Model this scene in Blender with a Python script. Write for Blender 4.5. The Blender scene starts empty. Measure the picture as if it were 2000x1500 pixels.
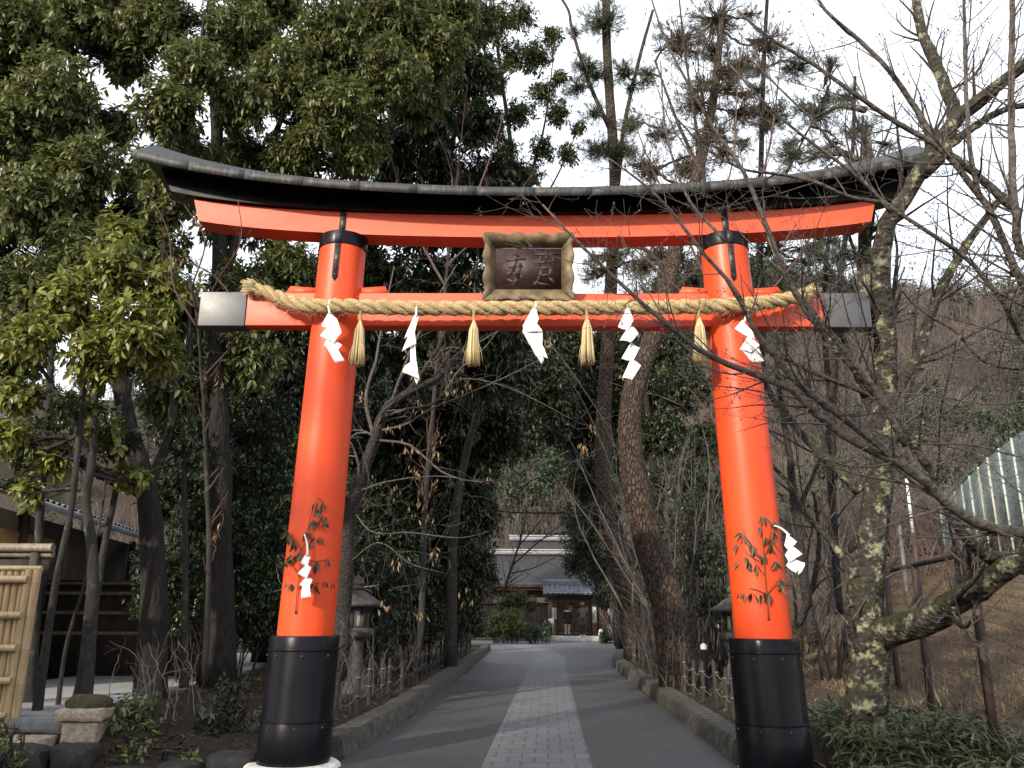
import bpy, bmesh, math, random
import numpy as np
from mathutils import Matrix, Vector
R = math.radians
scene = bpy.context.scene
COL = scene.collection

# ------------------------------------------------------------------ camera, world, sun, exposure
F_PX = 1620.0
CAM_POS = np.array([-0.15, -9.197, 1.55])
YAW, PITCH, ROLL = R(-0.60), R(15.29), R(0.33)
_f = np.array([math.sin(YAW)*math.cos(PITCH), math.cos(YAW)*math.cos(PITCH), math.sin(PITCH)])
_r0 = np.array([math.cos(YAW), -math.sin(YAW), 0.0]); _u0 = np.cross(_r0, _f)
_r = math.cos(ROLL)*_r0 + math.sin(ROLL)*_u0
_u = -math.sin(ROLL)*_r0 + math.cos(ROLL)*_u0
cam_d = bpy.data.cameras.new('camera'); cam = bpy.data.objects.new('camera', cam_d); COL.objects.link(cam)
cam_d.sensor_width = 36.0; cam_d.lens = F_PX/2000*36; cam_d.clip_start = 0.05; cam_d.clip_end = 3000
cam.matrix_world = Matrix(((_r[0], _u[0], -_f[0], CAM_POS[0]), (_r[1], _u[1], -_f[1], CAM_POS[1]), (_r[2], _u[2], -_f[2], CAM_POS[2]), (0, 0, 0, 1)))
scene.camera = cam

SUN_EL, SUN_AZ = R(24), R(-146)          # azimuth from +Y towards +X : the sun stands behind the viewer on the left
sun_dir = np.array([math.sin(SUN_AZ)*math.cos(SUN_EL), math.cos(SUN_AZ)*math.cos(SUN_EL), math.sin(SUN_EL)])
world = bpy.data.worlds.new('World'); scene.world = world; world.use_nodes = True
nt = world.node_tree; nt.nodes.clear()
wo = nt.nodes.new('ShaderNodeOutputWorld'); bg = nt.nodes.new('ShaderNodeBackground')
sky = nt.nodes.new('ShaderNodeTexSky'); sky.sky_type = 'NISHITA'; sky.sun_disc = False
sky.sun_elevation = SUN_EL; sky.sun_rotation = SUN_AZ; sky.air_density = 1.3; sky.dust_density = 2.5
mx = nt.nodes.new('ShaderNodeMix'); mx.data_type = 'RGBA'; mx.inputs[0].default_value = 0.72
mx.inputs[7].default_value = (8.6, 8.9, 9.4, 1)        # bright thin cloud cover
nt.links.new(sky.outputs[0], mx.inputs[6]); nt.links.new(mx.outputs[2], bg.inputs[0])
bg.inputs[1].default_value = 0.12
nt.links.new(bg.outputs[0], wo.inputs[0])
sl = bpy.data.lights.new('sun', 'SUN'); sl.energy = 3.2; sl.angle = R(1.5); sl.color = (1.0, 0.90, 0.75)
so = bpy.data.objects.new('sun', sl); COL.objects.link(so)
so.rotation_euler = Vector(-sun_dir).to_track_quat('-Z', 'Y').to_euler()
scene.view_settings.view_transform = 'Standard'; scene.view_settings.look = 'None'
scene.view_settings.gamma = 1.0; scene.view_settings.use_curve_mapping = False
scene.view_settings.exposure = 0.88
scene.cycles.max_bounces = 6; scene.cycles.transparent_max_bounces = 12
scene.cycles.diffuse_bounces = 3; scene.cycles.glossy_bounces = 2

# ------------------------------------------------------------------ helpers
def at(px, py, Y):
    """world point on the plane y=Y behind photo point (px, py)"""
    d = _f*F_PX + _r*(px-1000) + _u*(750-py)
    return CAM_POS + d*((Y-CAM_POS[1])/d[1])
def mpp(Y):                                # metres per photo pixel at depth plane Y
    return (Y-CAM_POS[1])/F_PX/math.cos(PITCH)*1.0
def sstep(a, b, x):
    t = np.clip((np.asarray(x, float)-a)/(b-a), 0, 1); return t*t*(3-2*t)
def wav(P, s, k=0):                        # smooth pseudo noise, about -1..1
    P = np.asarray(P, float)*s
    x, y, z = P[..., 0], P[..., 1], P[..., 2]
    return (np.sin(1.7*x+2.3*y+.7*z+k) + np.sin(-1.1*x+1.9*y+2.1*z+1.3*k+2) + np.sin(2.6*x-.8*y-1.7*z+.7*k+4)
            + .6*np.sin(3.9*x+3.1*y-2.7*z+k) + .6*np.sin(-4.3*x+2.2*y+3.7*z+2*k))/4.2
ORI = {}
class MB:
    """collects polygons and links them as ONE mesh object"""
    def __init__(s): s.v = []; s.f = []; s.n = 0
    def add(s, V, Fs):
        V = np.asarray(V, float).reshape(-1, 3); s.v.append(V)
        if isinstance(Fs, np.ndarray): s.f.append(Fs.astype(np.int64)+s.n)
        else:
            by = {}
            for q in Fs: by.setdefault(len(q), []).append(q)
            for k in by: s.f.append(np.array(by[k], np.int64)+s.n)
        s.n += len(V); return s
    def box(s, c, d, rz=0, rx=0, ry=0, bev=0):
        c = np.asarray(c, float); h = np.asarray(d, float)/2
        if bev:
            bm = bmesh.new(); bmesh.ops.create_cube(bm, size=1)
            for v in bm.verts: v.co = Vector((v.co.x*d[0], v.co.y*d[1], v.co.z*d[2]))
            bmesh.ops.bevel(bm, geom=bm.edges[:], offset=bev, segments=2, affect='EDGES', profile=.6)
            V = np.array([v.co[:] for v in bm.verts]); bm.verts.index_update(); Fs = [[v.index for v in f.verts] for f in bm.faces]; bm.free()
        else:
            V = np.array([(x, y, z) for x in (-1, 1) for y in (-1, 1) for z in (-1, 1)], float)*h
            Fs = [(0, 1, 3, 2), (4, 6, 7, 5), (0, 4, 5, 1), (2, 3, 7, 6), (0, 2, 6, 4), (1, 5, 7, 3)]
        M = np.array((Matrix.Rotation(rz, 3, 'Z') @ Matrix.Rotation(ry, 3, 'Y') @ Matrix.Rotation(rx, 3, 'X')))
        return s.add(V @ M.T + c, Fs)
    def lathe(s, c, prof, n=24, axis=None, sq=None):
        """prof: (r, z) list along +Z or along axis; closed with caps where r>0 at the ends"""
        c = np.asarray(c, float); a = np.arange(n)*2*math.pi/n
        V = np.concatenate([np.stack([r*np.cos(a), r*np.sin(a), np.full(n, z)], 1) for r, z in prof])
        if sq is not None: V[:, :2] = V[:, :2]*np.asarray(sq)
        if axis is not None:
            q = Vector((0, 0, 1)).rotation_difference(Vector(axis)).to_matrix(); V = V @ np.array(q).T
        Fs = [(k*n+i, k*n+(i+1) % n, (k+1)*n+(i+1) % n, (k+1)*n+i) for k in range(len(prof)-1) for i in range(n)]
        Fs.append(tuple(range(n))[::-1]); Fs.append(tuple((len(prof)-1)*n+i for i in range(n)))
        return s.add(V+c, Fs)
    def prism(s, poly, ext):
        """polygon (3D points, planar) extruded by vector ext"""
        P = np.asarray(poly, float); n = len(P); V = np.concatenate([P, P+np.asarray(ext, float)])
        Fs = [tuple(range(n))[::-1], tuple(range(n, 2*n))]+[(i, (i+1) % n, n+(i+1) % n, n+i) for i in range(n)]
        return s.add(V, Fs)
    def loft(s, rings, caps=True):
        """rings: list of equal-length loops of points"""
        n = len(rings[0]); V = np.concatenate([np.asarray(r, float) for r in rings])
        Fs = [(k*n+i, k*n+(i+1) % n, (k+1)*n+(i+1) % n, (k+1)*n+i) for k in range(len(rings)-1) for i in range(n)]
        if caps: Fs += [tuple(range(n))[::-1], tuple((len(rings)-1)*n+i for i in range(n))]
        return s.add(V, Fs)
    def tubes(s, P, Rd, sides=4, rough=0.0, seed=0, cap=True):
        """P [B,k,3], Rd [B,k]"""
        P = np.asarray(P, float); Rd = np.asarray(Rd, float)
        if P.ndim == 2: P = P[None]; Rd = Rd[None]
        B, k, _ = P.shape
        if B == 0: return s
        T = np.gradient(P, axis=1); T /= np.linalg.norm(T, axis=2, keepdims=True)+1e-9
        m = np.abs(T.mean(1)); ref = np.where((m[:, 2:3] > .8*np.linalg.norm(m, axis=1, keepdims=True)), np.array([[1., 0, 0]]), np.array([[0, 0, 1.]]))[:, None, :]
        N = np.cross(T, ref); N /= np.linalg.norm(N, axis=2, keepdims=True)+1e-9; Q = np.cross(T, N)
        a = np.arange(sides)*2*math.pi/sides
        rr = Rd[:, :, None]*np.ones(sides)
        if rough:
            rg = np.random.default_rng(seed); rr = rr*(1+rough*rg.normal(size=rr.shape))
        V = P[:, :, None, :] + rr[..., None]*(np.cos(a)[None, None, :, None]*N[:, :, None, :] + np.sin(a)[None, None, :, None]*Q[:, :, None, :])
        i = np.arange(sides); j = (i+1) % sides
        K = np.arange(k-1)[:, None]*sides
        q = np.stack([K+i, K+j, K+sides+j, K+sides+i], -1).reshape(-1, 4)
        Fq = (np.arange(B)[:, None, None]*k*sides + q[None]).reshape(-1, 4)
        s.v.append(V.reshape(-1, 3)); s.f.append(Fq+s.n)
        if cap:
            c0 = (np.arange(B)[:, None]*k*sides + i[::-1][None]); c1 = c0*0 + (np.arange(B)[:, None]*k*sides + (k-1)*sides + i[None])
            s.f.append(c0+s.n); s.f.append(c1+s.n)
        s.n += B*k*sides; return s
    def leaves(s, base, d, up, L, W, fold=.25, droop=.25, lod=1):
        """leaf blades: base [B,3], direction d, approx normal up, length L, width W"""
        B = len(base)
        if B == 0: return s
        d = d/(np.linalg.norm(d, axis=1, keepdims=True)+1e-9)
        sd = np.cross(d, up); sd /= np.linalg.norm(sd, axis=1, keepdims=True)+1e-9
        nn = np.cross(sd, d)
        L = np.broadcast_to(np.asarray(L, float), (B,))[:, None]; W = np.broadcast_to(np.asarray(W, float), (B,))[:, None]
        mid = base + d*L*.48 - nn*L*droop*.12
        tip = base + d*L*.97 - nn*L*droop*.6
        l = mid - sd*W*.5 + nn*W*fold*.5; r = mid + sd*W*.5 + nn*W*fold*.5
        if lod == 0:
            V = np.stack([base, r, tip, l], 1).reshape(-1, 3); f = np.array([[0, 1, 2], [0, 2, 3]]); m = 4
        elif lod == 2:
            q1 = base + d*L*.22 - nn*L*droop*.02; q2 = base + d*L*.74 - nn*L*droop*.33
            l1 = q1 - sd*W*.36 + nn*W*fold*.36; r1 = q1 + sd*W*.36 + nn*W*fold*.36
            l2 = q2 - sd*W*.36 + nn*W*fold*.36; r2 = q2 + sd*W*.36 + nn*W*fold*.36
            V = np.stack([base, r1, r, r2, tip, l2, l, l1, mid], 1).reshape(-1, 3)
            f = np.array([[0, 1, 8], [1, 2, 8], [2, 3, 8], [3, 4, 8], [4, 5, 8], [5, 6, 8], [6, 7, 8], [7, 0, 8]]); m = 9
        else:
            V = np.stack([base, r, tip, l, mid], 1).reshape(-1, 3); f = np.array([[0, 1, 4], [1, 2, 4], [2, 3, 4], [3, 0, 4]]); m = 5
        s.v.append(V); s.f.append((np.arange(B)[:, None, None]*m+f[None]).reshape(-1, 3)+s.n); s.n += B*m
        return s
    def build(s, name, mat, parent=None, origin=None, smooth=False):
        o0 = ORI[parent] if parent is not None else np.asarray(origin if origin is not None else (0, 0, 0), float)
        V = np.concatenate(s.v) - o0
        me = bpy.data.meshes.new(name)
        me.vertices.add(len(V)); me.vertices.foreach_set('co', V.ravel().astype(np.float32))
        lt = np.concatenate([np.full(len(f), f.shape[1]) for f in s.f]); li = np.concatenate([f.ravel() for f in s.f])
        me.loops.add(len(li)); me.loops.foreach_set('vertex_index', li.astype(np.int32))
        me.polygons.add(len(lt)); st = np.concatenate([[0], np.cumsum(lt)[:-1]])
        me.polygons.foreach_set('loop_start', st.astype(np.int32))
        if smooth: me.polygons.foreach_set('use_smooth', np.ones(len(lt), bool))
        me.update(calc_edges=True); me.validate()
        if smooth and smooth != True:
            try: me.set_sharp_from_angle(angle=R(smooth))
            except Exception: pass
        if mat: me.materials.append(mat)
        o = bpy.data.objects.new(name, me); COL.objects.link(o); ORI[o] = o0
        if parent is not None: o.parent = parent
        else: o.location = o0
        return o
def tag(o, label=None, cat=None, group=None, kind=None):
    if label: o['label'] = label
    if cat: o['category'] = cat
    if group: o['group'] = group
    if kind: o['kind'] = kind
    return o
def thing(name, loc, label, cat, group=None):
    o = bpy.data.objects.new(name, None); COL.objects.link(o); o.location = loc; o.empty_display_size = .1
    ORI[o] = np.asarray(loc, float); return tag(o, label, cat, group)
def copy_tree(o, parent=None):
    c = o.copy(); COL.objects.link(c)
    if parent is not None: c.parent = parent
    for ch in list(o.children): copy_tree(ch, c)
    return c
def smooth_path(P, n):
    """Catmull-Rom resample of 3D control points to n points"""
    P = np.asarray(P, float)
    if len(P) == 2: return P[0]+(P[1]-P[0])*np.linspace(0, 1, n)[:, None]
    Q = np.concatenate([[2*P[0]-P[1]], P, [2*P[-1]-P[-2]]])
    d = np.concatenate([[0], np.cumsum(np.linalg.norm(np.diff(P, axis=0), axis=1))]); d /= d[-1]
    t = np.linspace(0, 1, n); out = []
    for x in t:
        i = min(np.searchsorted(d, x, side='right')-1, len(P)-2); u = (x-d[i])/(d[i+1]-d[i]+1e-9)
        a, b, c, e = Q[i], Q[i+1], Q[i+2], Q[i+3]
        out.append(.5*((2*b)+(-a+c)*u+(2*a-5*b+4*c-e)*u*u+(-a+3*b-3*c+e)*u**3))
    return np.array(out)

# ------------------------------------------------------------------ materials
def nodes(name):
    m = bpy.data.materials.new(name); m.use_nodes = True; t = m.node_tree; return m, t, t.nodes['Principled BSDF']
def N(t, typ, **k):
    n = t.nodes.new(typ)
    for a, b in k.items(): setattr(n, a, b)
    return n
def rgb(c): return (c[0], c[1], c[2], 1)
def ramp(t, fac, stops, interp='LINEAR'):
    r = N(t, 'ShaderNodeValToRGB'); e = r.color_ramp.elements; r.color_ramp.interpolation = interp
    while len(e) < len(stops): e.new(.5)
    for i, (p, c) in enumerate(stops): e[i].position = p; e[i].color = rgb(c)
    t.links.new(fac, r.inputs[0]); return r.outputs[0]
def noise(t, scale, detail=6, rough=.6, vec=None, dist=0):
    n = N(t, 'ShaderNodeTexNoise'); n.inputs['Scale'].default_value = scale; n.inputs['Detail'].default_value = detail
    n.inputs['Roughness'].default_value = rough; n.inputs['Distortion'].default_value = dist
    if vec is not None: t.links.new(vec, n.inputs['Vector'])
    return n.outputs[0]
def coords(t, scale=(1, 1, 1), kind='Object', rot=(0, 0, 0)):
    c = N(t, 'ShaderNodeTexCoord'); mp = N(t, 'ShaderNodeMapping'); mp.inputs['Scale'].default_value = scale; mp.inputs['Rotation'].default_value = rot
    t.links.new(c.outputs[kind], mp.inputs[0]); return mp.outputs[0]
def bump(t, p, h, s=.3, d=.02):
    b = N(t, 'ShaderNodeBump'); b.inputs['Strength'].default_value = s; b.inputs['Distance'].default_value = d
    t.links.new(h, b.inputs['Height']); t.links.new(b.outputs[0], p.inputs['Normal'])
def mixc(t, fac, a, b):
    m = N(t, 'ShaderNodeMix', data_type='RGBA')
    for s_, v in ((0, fac), (6, a), (7, b)):
        if isinstance(v, (int, float)): m.inputs[s_].default_value = v
        elif isinstance(v, tuple): m.inputs[s_].default_value = rgb(v)
        else: t.links.new(v, m.inputs[s_])
    return m.outputs[2]
def pmat(name, stops, scale=4, rough=.6, bmp=.2, bd=.01, stretch=(1, 1, 1), detail=6, spec=None, coat=0, dist=0, metal=0, rr=None):
    m, t, p = nodes(name); v = coords(t, stretch); n = noise(t, scale, detail, .62, v, dist)
    if len(stops) == 1: p.inputs['Base Color'].default_value = rgb(stops[0])
    else:
        k = len(stops); t.links.new(ramp(t, n, [(.3+.4*i/(k-1), c) for i, c in enumerate(stops)]), p.inputs['Base Color'])
    p.inputs['Roughness'].default_value = rough; p.inputs['Metallic'].default_value = metal
    if rr:
        mr = N(t, 'ShaderNodeMapRange'); mr.inputs[3].default_value = rr[0]; mr.inputs[4].default_value = rr[1]; mr.inputs[1].default_value = .3; mr.inputs[2].default_value = .7
        n3 = noise(t, scale*.7, 4, .6, v); t.links.new(n3, mr.inputs[0]); t.links.new(mr.outputs[0], p.inputs['Roughness'])
    if spec is not None: p.inputs['Specular IOR Level'].default_value = spec
    if coat: p.inputs['Coat Weight'].default_value = coat; p.inputs['Coat Roughness'].default_value = .12
    if bmp:
        n2 = noise(t, scale*4, 5, .65, v); bump(t, p, n2, bmp, bd)
    return m
def leafmat(name, cols, rough=.42, trans=.25, tcol=None, spec=.5):
    """leaf colour varies from leaf to leaf (every blade is a mesh island)"""
    m, t, p = nodes(name); g = N(t, 'ShaderNodeNewGeometry')
    k = len(cols); c = ramp(t, g.outputs['Random Per Island'], [(i/(k-1) if k > 1 else 0, q) for i, q in enumerate(cols)])
    n = noise(t, .9, 3, .5, coords(t)); c2 = mixc(t, n, c, tuple(x*.8 for x in cols[0])); hv = N(t, 'ShaderNodeHueSaturation')
    t.links.new(c, p.inputs['Base Color']); p.inputs['Roughness'].default_value = rough; p.inputs['Specular IOR Level'].default_value = spec
    tr = N(t, 'ShaderNodeBsdfTranslucent'); ms = N(t, 'ShaderNodeMixShader'); ms.inputs[0].default_value = trans
    t.links.new(c, tr.inputs[0]); out = t.nodes['Material Output']
    t.nodes.remove(hv)
    t.links.new(p.outputs[0], ms.inputs[1]); t.links.new(tr.outputs[0], ms.inputs[2]); t.links.new(ms.outputs[0], out.inputs[0])
    return m
def barkmat(name, dark, light, scale=6, lichen=None, lth=.55, moss=None, zst=.25, bmp=.6):
    m, t, p = nodes(name); v = coords(t, (1, 1, zst))
    n = noise(t, scale*2.2, 7, .68, v, .4); c = ramp(t, n, [(.33, dark), (.68, light)])
    if lichen:
        l = noise(t, 5.5, 8, .75, coords(t)); f = ramp(t, l, [(lth-.04, (0, 0, 0)), (lth+.05, (1, 1, 1))]); c = mixc(t, f, c, lichen)
    if moss:
        g = N(t, 'ShaderNodeNewGeometry'); sp = N(t, 'ShaderNodeSeparateXYZ'); t.links.new(g.outputs['Normal'], sp.inputs[0])
        l = noise(t, 3.5, 6, .7, coords(t)); a = N(t, 'ShaderNodeMath', operation='MULTIPLY_ADD'); t.links.new(sp.outputs[2], a.inputs[0]); a.inputs[1].default_value = .25; t.links.new(l, a.inputs[2])
        f = ramp(t, a.outputs[0], [(.56, (0, 0, 0)), (.66, (1, 1, 1))]); c = mixc(t, f, c, moss)
    t.links.new(c, p.inputs['Base Color']); p.inputs['Roughness'].default_value = .85; p.inputs['Specular IOR Level'].default_value = .25
    vo = N(t, 'ShaderNodeTexVoronoi'); vo.inputs['Scale'].default_value = scale*2.5; t.links.new(coords(t, (1, 1, zst*1.3)), vo.inputs['Vector'])
    ad = N(t, 'ShaderNodeMath', operation='ADD'); t.links.new(vo.outputs[0], ad.inputs[0]); t.links.new(n, ad.inputs[1]); bump(t, p, ad.outputs[0], bmp, .04)
    return m
M = {}
m, t, p = nodes('vermilion_paint'); v = coords(t, (1, 1, .35)); n = noise(t, 2.2, 7, .65, v); n2 = noise(t, 1.1, 8, .7, coords(t, (3, 3, .25)))
c = ramp(t, n, [(.3, (.64, .056, .011)), (.7, (.74, .076, .016))]); c = mixc(t, ramp(t, n2, [(.55, (0, 0, 0)), (.78, (.5, .5, .5))]), c, (.72, .115, .035))
n3 = noise(t, 26, 6, .7, coords(t, (1, 1, .6))); c = mixc(t, ramp(t, n3, [(.64, (0, 0, 0)), (.74, (.45, .45, .45))]), c, (.45, .045, .015))
t.links.new(c, p.inputs['Base Color']); mr = N(t, 'ShaderNodeMapRange'); mr.inputs[1].default_value = .3; mr.inputs[2].default_value = .7; mr.inputs[3].default_value = .36; mr.inputs[4].default_value = .56; t.links.new(n2, mr.inputs[0]); t.links.new(mr.outputs[0], p.inputs['Roughness']); p.inputs['Specular IOR Level'].default_value = .35; bump(t, p, n3, .08, .005); M['vermilion'] = m
M['vermilion_beam'] = pmat('vermilion_beam_paint', [(.66, .072, .022), (.78, .105, .04)], 2.6, .5, .10, .004, stretch=(.3, 1, 1), rr=(.4, .6))
M['black_lacquer'] = pmat('black_lacquer', [(.004, .004, .006), (.008, .008, .011)], 3, .3, .05, .004, spec=.14, rr=(.2, .4))
M['black_roof'] = pmat('black_roof_board', [(.008, .008, .010), (.018, .018, .02)], 5, .5, .1, .004)
M['roof_rim'] = pmat('weathered_copper_rim', [(.014, .015, .017), (.032, .033, .035), (.09, .085, .075)], 9, .6, .3, .004, stretch=(3, 1, .6), detail=9)
M['iron'] = pmat('dark_iron', [(.018, .018, .02), (.05, .05, .05)], 9, .45, .2, .003)
M['white_stone'] = pmat('white_stone', [(.30, .28, .25), (.58, .57, .54), (.70, .69, .67)], 7, .75, .3, .006, detail=9)
M['endcap'] = pmat('grey_lacquer_cap', [(.03, .032, .037), (.055, .056, .06)], 4, .35, .1, .004, spec=.9, rr=(.42, .55))
M['straw'] = pmat('straw_rope', [(.20, .135, .06), (.42, .31, .155), (.56, .44, .25)], 42, .8, 1, .008, stretch=(1, 1, 1), detail=8)
M['straw_fibre'] = leafmat('straw_fibre', [(.38, .28, .14), (.56, .44, .23), (.72, .60, .36)], .7, .1)
M['paper'] = pmat('white_paper', [(.80, .80, .82), (.86, .86, .87)], 3, .8, .03, .002)
M['gilt_wood'] = pmat('weathered_gilt_wood', [(.05, .038, .022), (.135, .10, .052), (.24, .18, .09)], 6, .6, .35, .006, stretch=(1, 1, 1), detail=9)
M['gilt_edge'] = pmat('gilt_edge', [(.20, .12, .05), (.42, .27, .12)], 8, .5, .2, .004)
# ------------------------------------------------------------------ the torii gate
torii = thing('torii_gate', (0, 0, 0), 'large vermilion shrine gate with black curved roof beam and black pillar collars', 'torii gate')
SB, LEAN = 2.469, .031
def px_ax(s, z): return s*(SB-LEAN*z)
def lean_lathe(mb, s, prof, n=56):
    a = np.arange(n)*2*math.pi/n
    rings = [np.stack([px_ax(s, z)+r*np.cos(a), r*np.sin(a), np.full(n, z)], 1) for r, z in prof]
    return mb.loft(rings)
for s in (-1, 1):
    zb = .045 if s < 0 else -.012
    lean = [(.296, 1.2)]+[(.296-.024*t, 1.2+(5.85-1.2)*t) for t in np.linspace(.05, 1, 14)]
    pil = lean_lathe(MB(), s, lean).build('pillar', M['vermilion'], torii, smooth=40)
    lean_lathe(MB(), s, [(.366, zb), (.372, zb+.02), (.372, .44), (.366, .452), (.364, .46), (.364, 1.14), (.362, 1.15), (.362, 1.265), (.352, 1.285), (.30, 1.288)]).build('collar', M['black_lacquer'], pil, smooth=35)
    for z, r in ((.455, .366), (1.148, .364)):
        b = MB(); lean_lathe(b, s, [(r, z-.012), (r+.012, z-.008), (r+.014, z), (r+.012, z+.008), (r, z+.012)])
        b.build('collar_band', M['black_lacquer'], pil, smooth=35)
    b = MB()
    for z in (.40, 1.09):
        for k in range(8):
            a = -math.pi/2+k*math.pi/4+.2; n = np.array([math.cos(a), math.sin(a), 0])
            b.lathe(np.array([px_ax(s, z), 0, z])+n*(.360 if z > 1 else .368), [(.013, 0), (.013, .012), (.007, .018)], 8, n)
    b.build('collar_bolt', M['iron'], pil, smooth=30)
    lean_lathe(MB(), s, [(.49, -.1), (.49, zb-.05), (.475, zb-.02), (.44, zb+.002), (.36, zb+.004)]).build('base_stone', M['white_stone'], torii, smooth=50)
    lean_lathe(MB(), s, [(.270, 5.70), (.284, 5.702), (.287, 5.715), (.287, 5.85), (.284, 5.862), (.24, 5.865)]).build('capital_ring', M['black_lacquer'], torii, smooth=35)
    # iron strap down the front of pillar and beam
    st = MB()
    zs = np.linspace(5.32, 5.81, 6)
    def strap(y, z0, z1, w, pt):
        x0, x1 = px_ax(s, z0), px_ax(s, z1)
        poly = [(x0-w, y, z0), (x0, y, z0-.05), (x0+w, y, z0), (x1+w, y, z1), (x1-w, y, z1)] if pt else [(x0-w, y, z0), (x0+w, y, z0), (x1+w, y, z1), (x1-w, y, z1)]
        st.prism(poly, (0, -.012, 0))
    strap(-.270, 5.27, 5.705, .034, True); strap(-.2865, 5.705, 5.86, .034, False); strap(-.150, 5.87, 6.16, .036, False)
    so_ = st.build('iron_strap', M['iron'], torii)
    rv = MB()
    for z, y in ((5.30, -.282), (5.39, -.282), (5.48, -.282), (5.57, -.282), (5.66, -.282), (5.78, -.2985), (5.95, -.162), (6.07, -.162)):
        rv.lathe((px_ax(s, z), y, z), [(.013, 0), (.012, .008), (.006, .013)], 8, (0, -1, 0))
    rv.build('rivet', M['iron'], so_, smooth=30)
# nuki, the straight tie beam
ZB, ZT = 4.737, 5.143
MB().box((0, 0, (ZB+ZT)/2), (6.72, .19, ZT-ZB), bev=.008).build('tie_beam', M['vermilion_beam'], torii)
for s in (-1, 1):
    MB().box((s*3.635, 0, (ZB+ZT)/2-.002), (.55, .215, ZT-ZB+.02), bev=.01).build('beam_end_cap', M['endcap'], torii)
    for q in (-1, 1):
        xc = px_ax(s, 5.16)+q*.43; b = MB()
        x0, x1 = px_ax(s, 5.16)+q*.22, px_ax(s, 5.16)+q*.56
        b.prism([(x0, -.075, 5.146), (x1+q*.05, -.075, 5.146), (x1, -.075, 5.235), (x0, -.075, 5.21)][::q], (0, .15, 0))
        b.build('wedge', M['vermilion_beam'], torii)
# shimaki and kasagi follow the same upward curve
def cz(x): x = np.abs(x); return .009*x**2+1.6e-5*x**6
def sec(xs, prof):
    """sweep a y-z profile along x; the profile callables give (y, z, xoff) per station"""
    rings = []
    for x in xs: rings.append([(x+np.sign(x)*dx*min(1, abs(x)/3), y, z+cz(x)) for (y, z, dx) in prof])
    return rings
xs = np.linspace(-4.02, 4.02, 41)
MB().loft(sec(xs, [(-.15, 5.83, 0), (.15, 5.83, 0), (.15, 6.115, .08), (-.15, 6.115, .08)])).build('lintel', M['vermilion_beam'], torii, smooth=30)
xs = np.linspace(-4.36, 4.36, 41)
MB().loft(sec(xs, [(-.22, 6.118, 0), (.22, 6.118, 0), (.22, 6.43, .16), (-.22, 6.43, .16)])).build('roof_beam', M['black_lacquer'], torii, smooth=30)
def rz_(x): x = np.abs(x); return .0178*x**2+.95e-5*x**6
xs = np.linspace(-4.70, 4.70, 45); rings = []
for x in xs:
    c = rz_(x); e = .10*(abs(x)/4.6)**4
    h = cz(x)-c; rings.append([(x, -.52, 6.185+c), (x, -.2, 6.41+c+min(h, 0)), (x, .2, 6.41+c+min(h, 0)), (x, .52, 6.185+c), (x, .52, 6.275+c), (x, .05, 6.52+c+e), (x, -.05, 6.52+c+e), (x, -.52, 6.275+c)])
roof = MB().loft(rings).build('roof_board', M['black_roof'], torii, smooth=25)
for q in (-1, 1):        # metal edging: short overlapping plates along the eave
    b = MB(); rg = np.random.default_rng(3+q)
    ed = np.linspace(-4.72, 4.72, 15)
    for i in range(14):
        a, c_ = ed[i], ed[i+1]+.012; t = rg.uniform(0, .004); xx = np.linspace(a, c_, 6); rr = []
        for x in xx:
            c = rz_(x); rr.append([(x, q*(.522+t), 6.175+c-t), (x, q*(.534+t), 6.175+c-t), (x, q*(.534+t), 6.282+c+t), (x, q*.46, 6.314+c+t), (x, q*.46, 6.306+c), (x, q*(.522+t), 6.276+c)])
        b.loft(rr)
    b.build('roof_edging', M['roof_rim'], roof)

# plaque
PLQ = (-.06, -.20, 5.4)
plaque = thing('shrine_plaque', PLQ, 'weathered wooden name plaque with scalloped gilt frame hung in the middle of the red gate', 'plaque')
def tl(x, y, z):        # plaque-local: tilted forward at the top
    a = R(9); zz = z; return (PLQ[0]+x, -.20+y*math.cos(a)-zz*math.sin(a), 5.4+zz*math.cos(a)+y*math.sin(a))
iw, ih, ow, oh = .385, .245, .515, .395
yi, yo = -.02, -.155
MB().prism([tl(-iw, yi, -ih), tl(iw, yi, -ih), tl(iw, yi, ih), tl(-iw, yi, ih)], np.array(tl(0, .03, 0))-np.array(tl(0, 0, 0))).build('panel', None, plaque)
m, t, p = nodes('worn_lacquer_panel'); v = coords(t, (3, 1, 9))
c = ramp(t, noise(t, 3.2, 10, .8, v), [(.40, (.012, .008, .010)), (.52, (.026, .012, .012)), (.61, (.075, .028, .025)), (.72, (.19, .11, .095))])
t.links.new(c, p.inputs['Base Color']); p.inputs['Roughness'].default_value = .55; M['panel'] = m
plaque.children[0].data.materials.append(m)
def scal(t, big):      # scalloped rim: distance cut back from the outer edge
    u = abs(t-.5)*2; return .035*(.5+.5*math.cos(u*math.pi*2*big))*(1 if u < .78 else 0)+(.012 if .70 < u < .78 else 0)
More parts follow.
